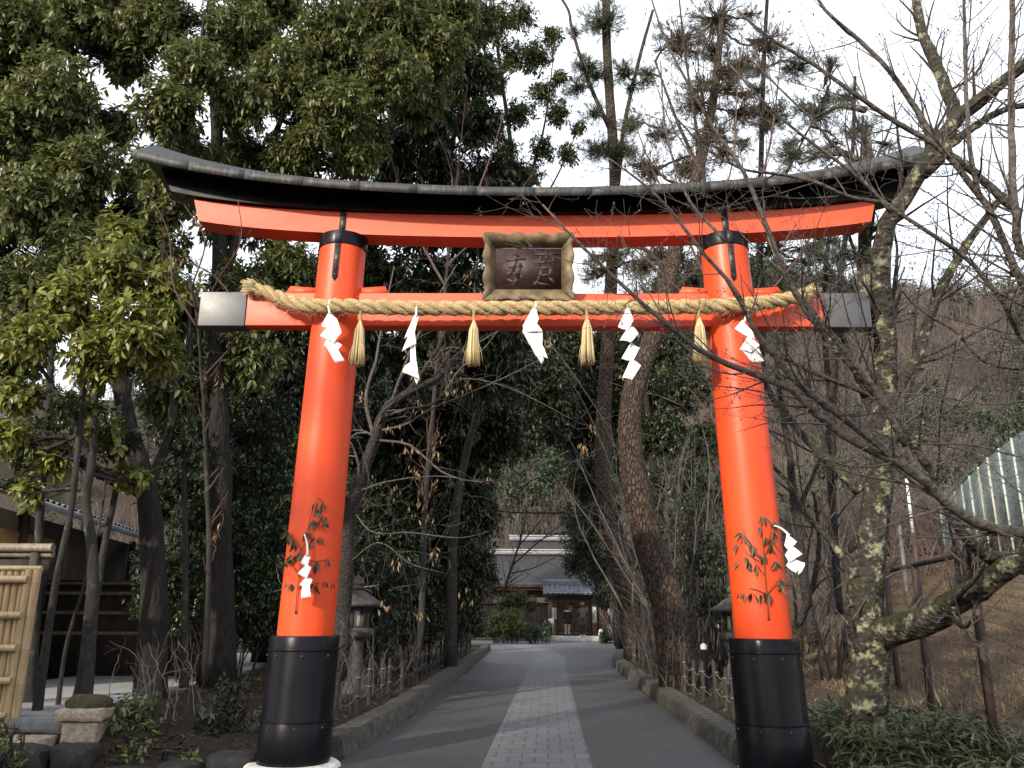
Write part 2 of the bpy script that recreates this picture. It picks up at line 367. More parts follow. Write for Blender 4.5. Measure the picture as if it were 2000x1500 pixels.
def frame_side(c0, c1, o0, o1, big):
    n = 40; ins = [np.array(c0)+(np.array(c1)-np.array(c0))*k/n for k in range(n+1)]
    outs = []
    for k in range(n+1):
        o = np.array(o0)+(np.array(o1)-np.array(o0))*k/n; i_ = ins[k]; d = i_-o; L = np.linalg.norm(d); outs.append(o+d/L*scal(k/n, big))
    th = .022; V = []; nrm = np.cross(ins[-1]-ins[0], outs[0]-ins[0]); nrm = nrm/np.linalg.norm(nrm)*th
    for k in range(n+1): V += [ins[k], outs[k], outs[k]+nrm, ins[k]+nrm]
    Fs = []
    for k in range(n):
        a, b_ = 4*k, 4*k+4
        for e in range(4): Fs.append((a+e, a+(e+1) % 4, b_+(e+1) % 4, b_+e))
    Fs += [(3, 2, 1, 0), (4*n, 4*n+1, 4*n+2, 4*n+3)]
    return MB().add(V, Fs)
ci = [tl(-iw, yi-.004, -ih), tl(iw, yi-.004, -ih), tl(iw, yi-.004, ih), tl(-iw, yi-.004, ih)]
co = [tl(-ow, yo, -oh), tl(ow, yo, -oh), tl(ow, yo, oh), tl(-ow, yo, oh)]
for k, big in ((0, 2), (1, 1.5), (2, 2), (3, 1.5)):
    frame_side(ci[k], ci[(k+1) % 4], co[k], co[(k+1) % 4], big).build('frame_side', M['gilt_wood'], plaque)
b = MB(); rg = random.Random(4)
M['worn_red'] = pmat('worn_red_lettering', [(.016, .010, .010), (.030, .014, .014), (.105, .040, .035)], 70, .6, .3, .003, detail=9)
def stroke(pts, w):
    P = [np.array(q, float) for q in pts]
    for a, c_ in zip(P[:-1], P[1:]):
        d = c_-a; n = np.array([-d[1], d[0]])/np.linalg.norm(d)*w; n2 = n*rg.uniform(.6, 1.1); e = d*.08
        b.prism([tl(*(q[0], yi-.001, q[1])) for q in (a-n-e, c_-n2+e, c_+n2+e, a+n-e)], np.array(tl(0, -.0025, 0))-np.array(tl(0, 0, 0)))
# two large brushed characters, flaked until they can hardly be read (right one first)
for pts, w in (([(.10, .17), (.33, .18)], .014), ([(.21, .21), (.20, .08)], .016), ([(.09, .07), (.31, .09)], .013), ([(.14, .14), (.13, .02)], .012), ([(.28, .14), (.30, .02)], .012),
               ([(.12, .01), (.31, .02)], .014), ([(.16, .0), (.12, -.14), (.07, -.19)], .02), ([(.26, .0), (.25, -.10), (.30, -.17)], .02), ([(.13, -.08), (.29, -.06)], .012), ([(.11, -.17), (.24, -.19)], .013),
               ([(-.20, .20), (-.12, .15)], .016), ([(-.25, .10), (-.05, .12)], .015), ([(-.14, .12), (-.18, -.02), (-.25, -.08)], .019), ([(-.22, .02), (-.08, .03)], .012), ([(-.10, .06), (-.13, -.10), (-.17, -.20)], .022),
               ([(-.24, -.13), (-.13, -.17)], .016), ([(-.10, -.06), (-.06, -.13)], .017), ([(-.20, -.05), (-.10, -.07)], .012)):
    stroke(pts, w)
b.build('faded_lettering', M['worn_red'], plaque)
for bx in (-.10, .19): MB().box(tl(bx, -.14, -.385), (.03, .03, .05)).build('bracket', M['iron'], plaque)

# straw rope
ROPE = smooth_path([at(x, y, Y) for x, y, Y in ((488, 561, -.17), (515, 567, -.20), (545, 580, -.27), (600, 597, -.38), (680, 598, -.39), (800, 602, -.37), (1000, 602, -.35), (1200, 601, -.36), (1400, 598, -.38), (1490, 592, -.35), (1550, 582, -.28), (1590, 568, -.25))], 420)
rope = thing('straw_rope', ROPE[210], 'thick twisted straw rope slung along the red tie beam of the gate', 'rope')
d = np.concatenate([[0], np.cumsum(np.linalg.norm(np.diff(ROPE, axis=0), axis=1))])
T = np.gradient(ROPE, axis=0); T /= np.linalg.norm(T, axis=1, keepdims=True); Nv = np.cross(T, [0, 0, 1.]); Nv /= np.linalg.norm(Nv, axis=1, keepdims=True); Bv = np.cross(Nv, T)
taper = 1-.25*sstep(.8, 0, d)-.15*sstep(d[-1]-.5, d[-1], d)
for k in range(3):
    ph = d/.54*2*math.pi+k*2*math.pi/3
    S = ROPE+(.046*taper)[:, None]*(np.cos(ph)[:, None]*Nv-np.sin(ph)[:, None]*Bv)
    MB().tubes(S,   .043*taper*(1+.03*np.sin(d*37+k)), 12, .03, k).build('rope_strand', M['straw'], rope, smooth=True)
rg = np.random.default_rng(5); n = 2600; idx = rg.integers(2, 418, n); a = rg.uniform(0, 2*math.pi, n)
n0 = np.cos(a)[:, None]*Nv[idx]+np.sin(a)[:, None]*Bv[idx]; p0 = ROPE[idx]+n0*.075*taper[idx][:, None]
dr = T[idx]*rg.choice([-1, 1], n)[:, None]*1.0+n0*rg.uniform(.05, .6, n)[:, None]+rg.normal(size=(n, 3))*.35; dr[:, 2] -= .25
b = MB(); L = rg.uniform(.03, .10, n); b.tubes(np.stack([p0, p0+dr*L[:, None]*.5, p0+dr*L[:, None]-np.array([0, 0, .015])], 1), np.full((n, 3), .0016)*np.array([1, .9, .5]), 3)
for e, sgn, m_ in ((0, -1, 150), (419, 1, 150)):       # the frayed ends
    a = rg.uniform(0, 2*math.pi, m_); rr = .07*np.sqrt(rg.uniform(0, 1, m_)); p0 = ROPE[e]-sgn*T[e]*.08+(np.cos(a)*rr)[:, None]*Nv[e]+(np.sin(a)*rr)[:, None]*Bv[e]
    dr = sgn*T[e]+((np.cos(a)*rr)[:, None]*Nv[e]+(np.sin(a)*rr)[:, None]*Bv[e])*(5 if e == 0 else 3); L = rg.uniform(.08, .15, m_)[:, None]
    b.tubes(np.stack([p0, p0+dr*L*.6, p0+dr*L+rg.normal(size=(m_, 3))*.012], 1), np.full((m_, 3), .003), 3)
b.build('loose_straw', M['straw_fibre'], rope)

# tassels
for px, y0, y1, lab in ((705, 612, 713, 'straw tassel hanging from the rope just right of the left red pillar'), (926, 612, 713, 'straw tassel hanging from the rope below the left corner of the plaque'),
                        (1146, 606, 711, 'straw tassel hanging from the rope below the right corner of the plaque'), (1364, 606, 707, 'straw tassel hanging from the rope just left of the right red pillar')):
    top = at(px, y0-10, -.42); bot = at(px+1, y1, -.42); H = top[2]-bot[2]; rg = np.random.default_rng(px)
    ts = thing('straw_tassel', top, lab, 'tassel', 'straw tassels on the rope')
    b = MB(); s_ = np.linspace(0, 1, 26)
    for k in range(2):
        ph = s_*18+k*math.pi; P = top+np.stack([.009*np.cos(ph), .009*np.sin(ph), .03-s_*(H*.27+.03)], 1); b.tubes(P, np.full(26, .011), 6)
    b.build('cord', M['straw'], ts, smooth=True)
    n = 260; a = rg.uniform(0, 2*math.pi, n); q = np.sqrt(rg.uniform(0, 1, n)); tt = np.linspace(0, 1, 5); rad = np.array([.35, .7, .82, .95, 1.12])
    wid = .075*q; out = np.where(rg.uniform(0, 1, n) < .06, 1.5, 1.0)
    P = np.zeros((n, 5, 3)); Lr = rg.uniform(.9, 1.02, n)
    for k in range(5):
        P[:, k, 0] = np.cos(a)*wid*rad[k]*(out if k > 2 else 1)*(.35 if k == 0 else 1); P[:, k, 1] = np.sin(a)*wid*rad[k]*(.35 if k == 0 else 1); P[:, k, 2] = -H*(.22+.78*tt[k]*Lr)
    b = MB(); b.tubes(P+top, np.full((n, 5), .0042)*np.array([1, 1, 1, .9, .6]), 4); b.build('straw_brush', M['straw_fibre'], ts)

# folded paper streamers
def streamer(lab, zoom, panels, stem, Y0, flat=1.0):
    ox, oy, sc = zoom; cv = lambda q: (ox+q[0]/sc, oy+q[1]/sc)
    org = at(*cv(stem[0]), Y0); th = thing('paper_streamer', org, lab, 'paper streamer', 'white zigzag paper streamers')
    for k, quad in enumerate(panels):
        ys = [Y0-.015*k, Y0-.015*k-.03*flat, Y0-.015*k-.045*flat, Y0-.015*k+.005]
        c4 = [at(*cv(q), y) for q, y in zip(quad, ys)]; n = 7; G = np.zeros((n, n, 3)); b = MB()
        for i in range(n):
            for j in range(n):
                u, w = i/(n-1), j/(n-1); p = (1-w)*((1-u)*c4[0]+u*c4[1])+w*((1-u)*c4[3]+u*c4[2])
                p = p+np.array([0, -.022*math.sin(u*math.pi)*(1 if k % 2 else -1)*flat-.01*math.sin(w*math.pi), 0]); G[i, j] = p
        V = np.concatenate([G.reshape(-1, 3), G.reshape(-1, 3)+np.array([0, .0025, 0])]); Fs = []; o2 = n*n
        for i in range(n-1):
            for j in range(n-1):
                a_, b_, c_, d_ = i*n+j, (i+1)*n+j, (i+1)*n+j+1, i*n+j+1; Fs += [(a_, b_, c_, d_), (d_+o2, c_+o2, b_+o2, a_+o2)]
        for i in range(n-1):
            for e in ((i*n, (i+1)*n), (i*n+n-1, (i+1)*n+n-1), (i, i+1), ((n-1)*n+i, (n-1)*n+i+1)): Fs.append((e[0], e[1], e[1]+o2, e[0]+o2))
        b.add(V, Fs).build('paper_fold', M['paper'], th, smooth=True)
    b = MB(); P = smooth_path([at(*cv(q), Y0) for q in stem], 8); b.tubes(P, np.linspace(.006, .014, 8), 6); b.build('paper_stem', M['paper'], th, smooth=True)
Z1 = (220, 240, 2.564); Z2 = (1000, 240, 2.564); Z4 = (450, 900, 2.5); Z6 = (1150, 900, 2.5)
streamer('white paper streamer hanging from the rope in front of the left red pillar', Z1, [[(1085, 945), (1124, 982), (1148, 1050), (1045, 1018)], [(1090, 1015), (1146, 1050), (1105, 1102), (1037, 1066)], [(1085, 1065), (1148, 1112), (1112, 1160), (1058, 1112)], [(1065, 1112), (1128, 1135), (1162, 1192), (1116, 1206)]], [(1088, 885), (1080, 915), (1088, 955)], -.47)
streamer('slim twisted paper streamer hanging from the rope between the left pillar tassel and the plaque', Z1, [[(1512, 962), (1532, 972), (1512, 1050), (1460, 1080)], [(1490, 1045), (1512, 1040), (1520, 1108), (1448, 1146)], [(1492, 1120), (1515, 1110), (1521, 1192), (1490, 1215)], [(1465, 1215), (1520, 1185), (1536, 1285), (1450, 1248)], [(1490, 1225), (1515, 1215), (1536, 1275), (1523, 1312)]], [(1524, 905), (1522, 940), (1520, 970)], -.43)
streamer('wide white paper streamer hanging from the rope directly under the plaque', Z2, [[(116, 905), (133, 980), (122, 1012), (52, 1020)], [(60, 1008), (120, 1000), (156, 1046), (52, 1052)], [(50, 1038), (152, 1050), (152, 1108), (88, 1112)], [(82, 1095), (140, 1085), (181, 1180), (120, 1170)], [(100, 1120), (150, 1120), (158, 1190), (148, 1210)]], [(120, 893), (119, 905), (118, 925)], -.43)
streamer('long white paper streamer hanging from the rope between the two tassels right of the plaque', Z2, [[(585, 905), (608, 985), (585, 1035), (530, 1022)], [(590, 1010), (634, 1054), (595, 1100), (538, 1090)], [(598, 1096), (639, 1125), (607, 1190), (548, 1180)], [(595, 1183), (646, 1215), (600, 1287), (552, 1277)]], [(590, 895), (588, 903), (587, 925)], -.43, 1.4)
streamer('white paper streamer on the rope at the right red pillar, half hidden by bare branches', Z2, [[(1155, 985), (1202, 1040), (1215, 1085), (1115, 1030)], [(1180, 1070), (1240, 1112), (1195, 1150), (1140, 1135)], [(1150, 1136), (1235, 1130), (1262, 1193), (1200, 1196)]], [(1185, 935), (1172, 960), (1165, 995)], -.46)
streamer('narrow paper streamer tied to the leafy sprig low on the left red pillar', Z4, [[(366, 458), (391, 470), (375, 522), (342, 500)], [(375, 505), (396, 520), (372, 575), (328, 550)], [(372, 565), (401, 580), (378, 635), (338, 605)], [(352, 610), (386, 595), (394, 665), (345, 672)]], [(362, 358), (375, 410), (376, 465)], -.36, .7)
streamer('paper streamer blown outward beside the leafy sprig on the right red pillar', Z6, [[(968, 348), (1016, 395), (978, 436), (955, 412)], [(985, 412), (1043, 455), (975, 495), (957, 462)], [(990, 468), (1052, 500), (1010, 546), (963, 512)], [(1010, 490), (1056, 498), (1046, 530), (1022, 560)]], [(905, 316), (940, 330), (980, 365)], -.38)

# evergreen sprigs pinned to the pillars
M['sprig_leaf'] = leafmat('withered_sprig_leaf', [(.025, .034, .014), (.045, .058, .024), (.075, .075, .035)], .5, .1)
M['sprig_stem'] = pmat('sprig_stem', [(.10, .035, .018), (.15, .06, .03)], 20, .7)
def sprig(lab, zoom, twigs, clusters, s):
    ox, oy, sc = zoom; cv = lambda q: (ox+q[0]/sc, oy+q[1]/sc); rg = np.random.default_rng(int(ox))
    def onp(q, off=.015):
        p = at(*cv(q), -.31); x = p[0]-px_ax(s, p[2]); rad = .30+off
        y = -math.sqrt(max(rad*rad-x*x, .0004)) if abs(x) < rad else -.02
        return at(*cv(q), y)
    b = MB(); th = thing('evergreen_sprig', onp(twigs[0][0]), lab, 'sprig', 'evergreen sprigs on the pillars')
    for tw in twigs: b.tubes(smooth_path([onp(q) for q in tw], 14), np.linspace(.006, .003, 14), 5)
    b.lathe(onp(twigs[0][0], .005), [(.014, -.01), (.016, 0), (.008, .012)], 8, (0, -1, 0))
    b.build('sprig_stem', M['sprig_stem'], th)
    B, D, U, L = [], [], [], []
    for x, y, n, spread in clusters:
        for k in range(n):
            q = (x+rg.normal()*spread, y+rg.normal()*spread*.5); B.append(onp(q, .008)); D.append([rg.normal()*.35, -.15+rg.normal()*.2, -1+rg.uniform(0, .5)]); U.append([rg.normal()*.8, -1, .2]); L.append(rg.uniform(.07, .125))
    L = np.array(L); MB().leaves(np.array(B), np.array(D), np.array(U), L, L*.30, .7, .3, 2).build('sprig_leaf', M['sprig_leaf'], th, smooth=True)
sprig('withered evergreen sprig pinned low on the left red pillar', Z4, [[(318, 740), (324, 650), (335, 560), (345, 470), (370, 370), (395, 260), (428, 180)], [(350, 440), (310, 380), (270, 335), (258, 330)], [(350, 470), (410, 490), (480, 480)], [(335, 560), (300, 510), (252, 460)], [(330, 620), (410, 600), (500, 590)], [(428, 180), (445, 195), (458, 212)], [(390, 300), (430, 310), (470, 350)]],
      [(430, 205, 4, 10), (425, 240, 4, 9), (402, 290, 4, 8), (440, 290, 4, 9), (465, 275, 3, 8), (380, 345, 3, 8), (430, 375, 4, 10), (272, 345, 3, 6), (290, 365, 3, 8), (315, 400, 4, 8), (340, 440, 4, 9), (395, 400, 3, 7), (280, 480, 4, 9), (412, 500, 5, 10), (475, 480, 5, 10), (290, 600, 4, 9), (418, 605, 5, 8), (462, 590, 3, 7), (492, 580, 3, 5), (320, 455, 3, 8)], -1)
sprig('leafy evergreen sprig with a drooping lower twig pinned on the right red pillar', Z6, [[(878, 772), (870, 680), (860, 560), (852, 440), (840, 330), (850, 280)], [(858, 560), (800, 470), (760, 360), (750, 335)], [(830, 490), (770, 450), (720, 385), (695, 375)], [(870, 650), (800, 625), (710, 622)], [(872, 650), (910, 600), (945, 568)], [(855, 460), (890, 400), (905, 300)]],
      [(848, 270, 3, 5), (835, 320, 2, 5), (748, 350, 3, 6), (765, 375, 3, 7), (705, 378, 3, 5), (725, 410, 3, 7), (790, 410, 4, 8), (810, 440, 4, 8), (760, 470, 4, 8), (738, 495, 4, 7), (785, 500, 5, 9), (815, 510, 4, 8), (850, 470, 6, 12), (870, 375, 6, 12), (900, 350, 5, 9), (905, 300, 4, 6), (880, 410, 4, 9), (915, 490, 4, 7), (730, 640, 5, 9), (765, 640, 5, 9), (795, 645, 5, 9), (850, 645, 6, 9), (870, 650, 5, 7), (925, 605, 4, 7), (940, 580, 4, 6)], 1)
# ------------------------------------------------------------------ ground, road, path, kerbs
KL = np.array([(-2.2, -12), (-2.1, -1.2), (-2.06, 0), (-1.8, 4.2), (-1.5, 15), (-1.33, 25.4), (-1.6, 27.2), (-2.6, 28.2), (-5, 28.6), (-9, 28.8)])
KR = np.array([(2.05, -12), (2.08, -1.2), (2.12, .2), (2.26, 5.4), (2.48, 14.1), (2.75, 18), (3.4, 22), (4.6, 25), (6.5, 26.4), (10, 27)])
xl = lambda y: np.interp(y, KL[:6, 1], KL[:6, 0]); xr = lambda y: np.interp(y, KR[:8, 1], KR[:8, 0])
def gz(x, y, rough=True):
    x = np.asarray(x, float); y = np.asarray(y, float)
    y0 = np.interp(x, [-3.5, -2.9, 2.95, 3.3], [-.15, .45, .45, -.6]); fr = sstep(y0, y0+.6, y)
    left = (x < xl(y)-.02) & (y < 28); right = (x > xr(y)+.02) & (y < 26.5)
    z = np.full(np.broadcast(x, y).shape, -.03)
    el = sstep(.02, .32, xl(y)-x); er = sstep(.02, .32, x-xr(y)); zl = (.20+.15*sstep(-3.5, -5.0, x))*fr*el*(1-sstep(27.2, 28, y)); zr = .20*fr*er*(1-sstep(25.5, 26.4, y))
    z = np.where(left, zl-.03*(1-fr*el), z); z = np.where(right, zr-.03*(1-fr*er), z)
    z = z+3.6*sstep(2.5, 27, y)*sstep(4.3, 11, x)
    yb = 64-36*sstep(5, 28, x)-18*sstep(-10, -45, x)
    z = z+38*sstep(0, 78, y-yb)*(1+.10*np.sin(x*.045+1)+.05*np.sin(x*.11))+1.2*sstep(5, 30, y-yb)*np.sin(x*.3+y*.23)
    if rough: z = z+np.where(left | right, fr*np.maximum(el, er)*.03*wav(np.stack([x, y, 0*x], -1), 1.9)+fr*np.maximum(el, er)*.015*wav(np.stack([x, y, 0*x], -1), 5.3, 2)*(left | right), 0)
    return z
def grid(name, X, Y, mat):
    xx, yy = np.meshgrid(X, Y); V = np.stack([xx, yy, gz(xx, yy)], -1).reshape(-1, 3); nx = len(X)
    i, j = np.meshgrid(np.arange(nx-1), np.arange(len(Y)-1)); a = (j*nx+i).ravel()
    o = MB().add(V, np.stack([a, a+1, a+nx+1, a+nx], 1)).build(name, mat, smooth=True); return tag(o, kind='structure')
m, t, p = nodes('woodland_soil'); v = coords(t)
n1 = noise(t, 1.4, 8, .65, v); n2 = noise(t, 14, 8, .75, v)
c = ramp(t, n2, [(.32, (.014, .010, .008)), (.5, (.034, .025, .019)), (.68, (.07, .052, .038))])
sp = N(t, 'ShaderNodeSeparateXYZ'); t.links.new(v, sp.inputs[0])
f = N(t, 'ShaderNodeMapRange'); f.inputs[1].default_value = 3.6; f.inputs[2].default_value = 6.5; t.links.new(sp.outputs[0], f.inputs[0])
c2 = ramp(t, n1, [(.35, (.07, .05, .028)), (.55, (.16, .11, .06)), (.7, (.24, .17, .095))]); c = mixc(t, f.outputs[0], c, mixc(t, .45, c, c2))
t.links.new(c, p.inputs['Base Color']); p.inputs['Roughness'].default_value = .95; p.inputs['Specular IOR Level'].default_value = .15
f3 = N(t, 'ShaderNodeMapRange'); f3.inputs[1].default_value = 20; f3.inputs[2].default_value = 30; t.links.new(sp.outputs[1], f3.inputs[0])
t.links.new(mixc(t, f3.outputs[0], c, mixc(t, .5, c, (.045, .035, .030))), p.inputs['Base Color'])
bump(t, p, n2, .8, .05)
X = np.concatenate([[-600, -300, -150, -100, -80, -65, -52, -42, -34, -28, -23, -19, -16], np.arange(-14, 16.1, .3), [17, 18.5, 20, 22, 25, 28, 32, 37, 43, 50, 60, 72, 86, 105, 130, 170, 300, 600]])
Y = np.concatenate([[-600, -200, -60, -25, -12, -6, -3], np.arange(-2, 30.1, .3), [31, 33, 35, 38, 42, 46, 50, 55, 60, 65, 70, 76, 83, 90, 98, 107, 116, 126, 136, 146, 170, 250, 800]])
grid('ground', X, Y, m)

m, t, p = nodes('asphalt'); v = coords(t)
n1 = noise(t, .9, 6, .6, v); n2 = noise(t, 140, 3, .7, v); n4 = noise(t, 6, 7, .7, v)
c = mixc(t, .5, ramp(t, n1, [(.35, (.043, .042, .044)), (.65, (.066, .065, .068))]), ramp(t, n2, [(.3, (.033, .033, .034)), (.7, (.092, .090, .092))]))
c = mixc(t, ramp(t, n4, [(.5, (0, 0, 0)), (.7, (.7, .7, .7))]), c, (.032, .027, .025))
sp = N(t, 'ShaderNodeSeparateXYZ'); t.links.new(v, sp.inputs[0])
ad = N(t, 'ShaderNodeMath', operation='MULTIPLY_ADD'); t.links.new(n1, ad.inputs[0]); ad.inputs[1].default_value = 1.0; t.links.new(sp.outputs[1], ad.inputs[2])
f = ramp(t, ad.outputs[0], [(0, (0, 0, 0)), (1, (1, 1, 1))])
mr = N(t, 'ShaderNodeMapRange'); mr.inputs[1].default_value = 11.4; mr.inputs[2].default_value = 11.7; t.links.new(ad.outputs[0], mr.inputs[0])
c = mixc(t, mr.outputs[0], c, mixc(t, .25, c, (.16, .163, .172)))      # newer, paler surfacing laid beyond the joint; its tone also paints in sky sheen
t.links.new(c, p.inputs['Base Color']); p.inputs['Roughness'].default_value = .55; p.inputs['Specular IOR Level'].default_value = .5; bump(t, p, n2, .2, .005)
road = []
ys = np.concatenate([[-12], np.linspace(-6, 25.4, 26)])
b = MB(); V = [(xl(y)+.0, y, .004) for y in ys]+[(xr(y), y, .004) for y in ys]; n = len(ys)
b.add(V, [(i, n+i, n+i+1, i+1) for i in range(n-1)])
b.add([(-1.33, 25.4, .004), (4.7, 25.4, .004), (10, 27.2, .004), (12, 37.5, .004), (-9, 37.5, .004), (-9, 28.8, .004), (-2.6, 28.2, .004), (-1.6, 27.2, .004)], [tuple(range(8))])
tag(b.build('road', m), kind='structure')
m, t, p = nodes('stone_paving'); v = coords(t, (1, 1, 1), rot=(0, 0, R(1.9)))
br = N(t, 'ShaderNodeTexBrick'); t.links.new(v, br.inputs['Vector']); br.offset = .5
for k, x in (('Scale', 1.0), ('Mortar Size', .013), ('Mortar Smooth', .3), ('Bias', 0), ('Brick Width', .29), ('Row Height', .30)): br.inputs[k].default_value = x
br.inputs['Color1'].default_value = rgb((.108, .112, .122)); br.inputs['Color2'].default_value = rgb((.15, .155, .168)); br.inputs['Mortar'].default_value = rgb((.036, .035, .034))
n4 = noise(t, 5, 8, .7, v); c = mixc(t, ramp(t, n4, [(.4, (0, 0, 0)), (.75, (.75, .75, .75))]), br.outputs[0], (.11, .105, .10))
n5 = noise(t, 90, 3, .7, v); c = mixc(t, .25, c, ramp(t, n5, [(.3, (.06, .06, .06)), (.7, (.3, .3, .3))]))
t.links.new(c, p.inputs['Base Color']); p.inputs['Roughness'].default_value = .6
ad = N(t, 'ShaderNodeMath', operation='MULTIPLY_ADD'); t.links.new(br.outputs['Fac'], ad.inputs[0]); ad.inputs[1].default_value = -1.0; t.links.new(n5, ad.inputs[2]); bump(t, p, ad.outputs[0], .5, .012)
PL = smooth_path([(-.95, -12, .008), (-.75, -6, .008), (-.54, 0, .008), (.14, 16.4, .008), (.30, 20.6, .008), (.22, 24, .008), (-.30, 28.6, .008), (-1.3, 32.4, .008), (-3.2, 36, .008)], 60)
PR = smooth_path([(.5, -12, .008), (.55, -6, .008), (.60, 0, .008), (1.20, 16.4, .008), (1.36, 20.6, .008), (1.24, 26, .008), (.72, 30.2, .008), (-.2, 33.6, .008), (-2.2, 37, .008)], 60)
V = np.concatenate([PL, PR]); tag(MB().add(V, [(i, 60+i, 61+i, i+1) for i in range(59)]).build('stone_path', m), kind='structure')
M['kerb'] = pmat('mossy_concrete', [(.022, .021, .016), (.058, .053, .044), (.115, .105, .09)], 9, .9, 1, .03, detail=10)
for nm, pts, s, yy in (('kerb', KL, -1, 0), ('kerb', KR, 1, 0)):
    q = smooth_path([(x, y, 0) for x, y in [(np.interp(.42, pts[:4, 1], pts[:4, 0]), .42)]+list(pts[3:])], 150); tg = np.gradient(q, axis=0); tg /= np.linalg.norm(tg, axis=1, keepdims=True); nr = np.stack([tg[:, 1], -tg[:, 0], 0*tg[:, 0]], 1)*s
    w0 = wav(q, 3.1); w1 = wav(q, 7.7, 2); rings = []
    for i in range(150):
        e = .012*w1[i]; h = .235+.012*w0[i]
        rings.append([q[i]+nr[i]*(-.02+e)+np.array([0, 0, -.05]), q[i]+nr[i]*(.015+e)+np.array([0, 0, h-.035]), q[i]+nr[i]*(.05+e)+np.array([0, 0, h]), q[i]+nr[i]*(.30+2*e)+np.array([0, 0, h+.004]), q[i]+nr[i]*(.34+e)+np.array([0, 0, -.05])])
    tag(MB().loft(rings).build(nm, M['kerb'], smooth=40), kind='structure')
M['gravel'] = pmat('pale_gravel', [(.20, .20, .20), (.36, .36, .36), (.48, .48, .48)], 60, .95, .9, .02, detail=4)
e0 = smooth_path([(-5.4, .75, .375), (-5.30, 3.1, .375), (-5.55, 8.5, .375), (-6.3, 12, .375), (-7.4, 15, .375)], 24)
e1 = e0.copy(); e1[:, 0] -= np.linspace(3.2, 2.0, 24)
tag(MB().add(np.concatenate([e1, e0]), [(i, 24+i, 25+i, i+1) for i in range(23)]).build('gravel_yard', M['gravel']), kind='structure')
rings = [[e0[i]+np.array([-.005, 0, -.3]), e0[i]+np.array([.16, 0, -.3]), e0[i]+np.array([.15+.01*math.sin(i*2.1), 0, .012]), e0[i]+np.array([-.005, 0, .014])] for i in range(24)]
tag(MB().loft(rings).build('gravel_kerb', M['kerb'], smooth=40), kind='structure')

# ------------------------------------------------------------------ walls, fences and houses on the left
M['granite'] = pmat('yellow_granite', [(.16, .125, .09), (.30, .245, .18), (.42, .35, .27)], 22, .85, .5, .01, detail=9)
M['dark_rock'] = pmat('dark_boulder', [(.006, .006, .007), (.014, .013, .013), (.034, .031, .028)], 5, .8, .6, .03, detail=9)
M['concrete'] = pmat('grey_concrete', [(.10, .105, .11), (.17, .175, .18)], 6, .85, .3, .01)
M['moss'] = pmat('brown_moss', [(.03, .028, .014), (.06, .055, .022), (.09, .075, .035)], 18, .95, 1, .03)
def rock(c, d, seed, sub=3, pw=.55, amp=.16):
    bm = bmesh.new(); bmesh.ops.create_icosphere(bm, subdivisions=sub, radius=1)
    V = np.array([v.co[:] for v in bm.verts]); bm.verts.index_update(); Fs = [[v.index for v in f.verts] for f in bm.faces]; bm.free()
    V = np.sign(V)*np.abs(V)**pw; V = V*(1+amp*wav(V, 1.6, seed)+.05*wav(V, 5, seed*2))[:, None]
    return MB().add(V*np.asarray(d)/2+np.asarray(c), Fs)
def tblock(name, c, d, lab, mat, rz=0, seed=1, cat='stone block', grp=None):
    c = np.asarray(c, float); b = MB(); bm = bmesh.new(); bmesh.ops.create_cube(bm, size=1); bmesh.ops.subdivide_edges(bm, edges=bm.edges[:], cuts=7, use_grid_fill=True)
    V = np.array([v.co[:] for v in bm.verts]); bm.verts.index_update(); Fs = [[v.index for v in f.verts] for f in bm.faces]; bm.free()
    V = V*np.asarray(d); rr = np.linalg.norm(np.maximum(np.abs(V)-(np.asarray(d)/2-.03), 0), axis=1); V = np.sign(V)*np.minimum(np.abs(V), np.asarray(d)/2-.012*(rr > .03)[:, None])
    V = V+.010*np.stack([wav(V, 9, seed), wav(V, 9, seed+3), wav(V, 9, seed+5)], 1); V = V @ np.array(Matrix.Rotation(rz, 3, 'Z')).T
    o = b.add(V+c, Fs).build(name, mat, origin=c, smooth=50); return tag(o, lab, cat, grp)
tblock('stone_block', (-4.80, .26, .46), (.50, .36, .13), 'flat granite cap stone beside the bamboo fence with a mossy mound on top', M['granite'], R(4), 1, grp='granite blocks by the bamboo fence')
tblock('stone_block', (-4.79, .28, .27), (.38, .32, .25), 'thick granite block under the flat cap stone by the bamboo fence', M['granite'], R(3), 2, grp='granite blocks by the bamboo fence')
tblock('stone_block', (-5.28, .05, .19), (.50, .36, .14), 'long low granite block at the foot of the bamboo fence', M['granite'], R(-2), 3, grp='granite blocks by the bamboo fence')
tblock('concrete_block', (-5.33, .42, .33), (.62, .28, .17), 'grey concrete block standing behind the low granite block', M['concrete'], 0, 4, 'concrete block')
tag(rock((-4.80, .32, .535), (.46, .34, .24), 3, 4, .8, .08).build('moss_mound', M['moss'], origin=(-4.80, .32, .5), smooth=True), 'small brown mossy mound on the granite cap stone', 'moss')
for i, (x, y, z, d, lab) in enumerate([(-5.15, -.25, .0, (.55, .4, .36), 'dark blue grey boulder in the low wall below the bamboo fence'), (-4.66, -.12, .02, (.42, .4, .32), 'squat dark boulder under the granite blocks, right of the blue grey one'),
        (-4.10, -.22, -.15, (.62, .4, .24), 'small dark edging boulder in front of the broadleaf shrub'), (-3.56, -.16, -.12, (.42, .36, .28), 'rounded edging boulder midway between the shrub and the left red pillar'), (-3.10, .06, -.07, (.52, .40, .30), 'large dark boulder nearest the white base of the left red pillar')]):
    tag(rock((x, y, z+.05), d, i+2).build('boulder', M['dark_rock'], origin=(x, y, z), smooth=35), lab, 'boulder', 'boulders along the left bank')
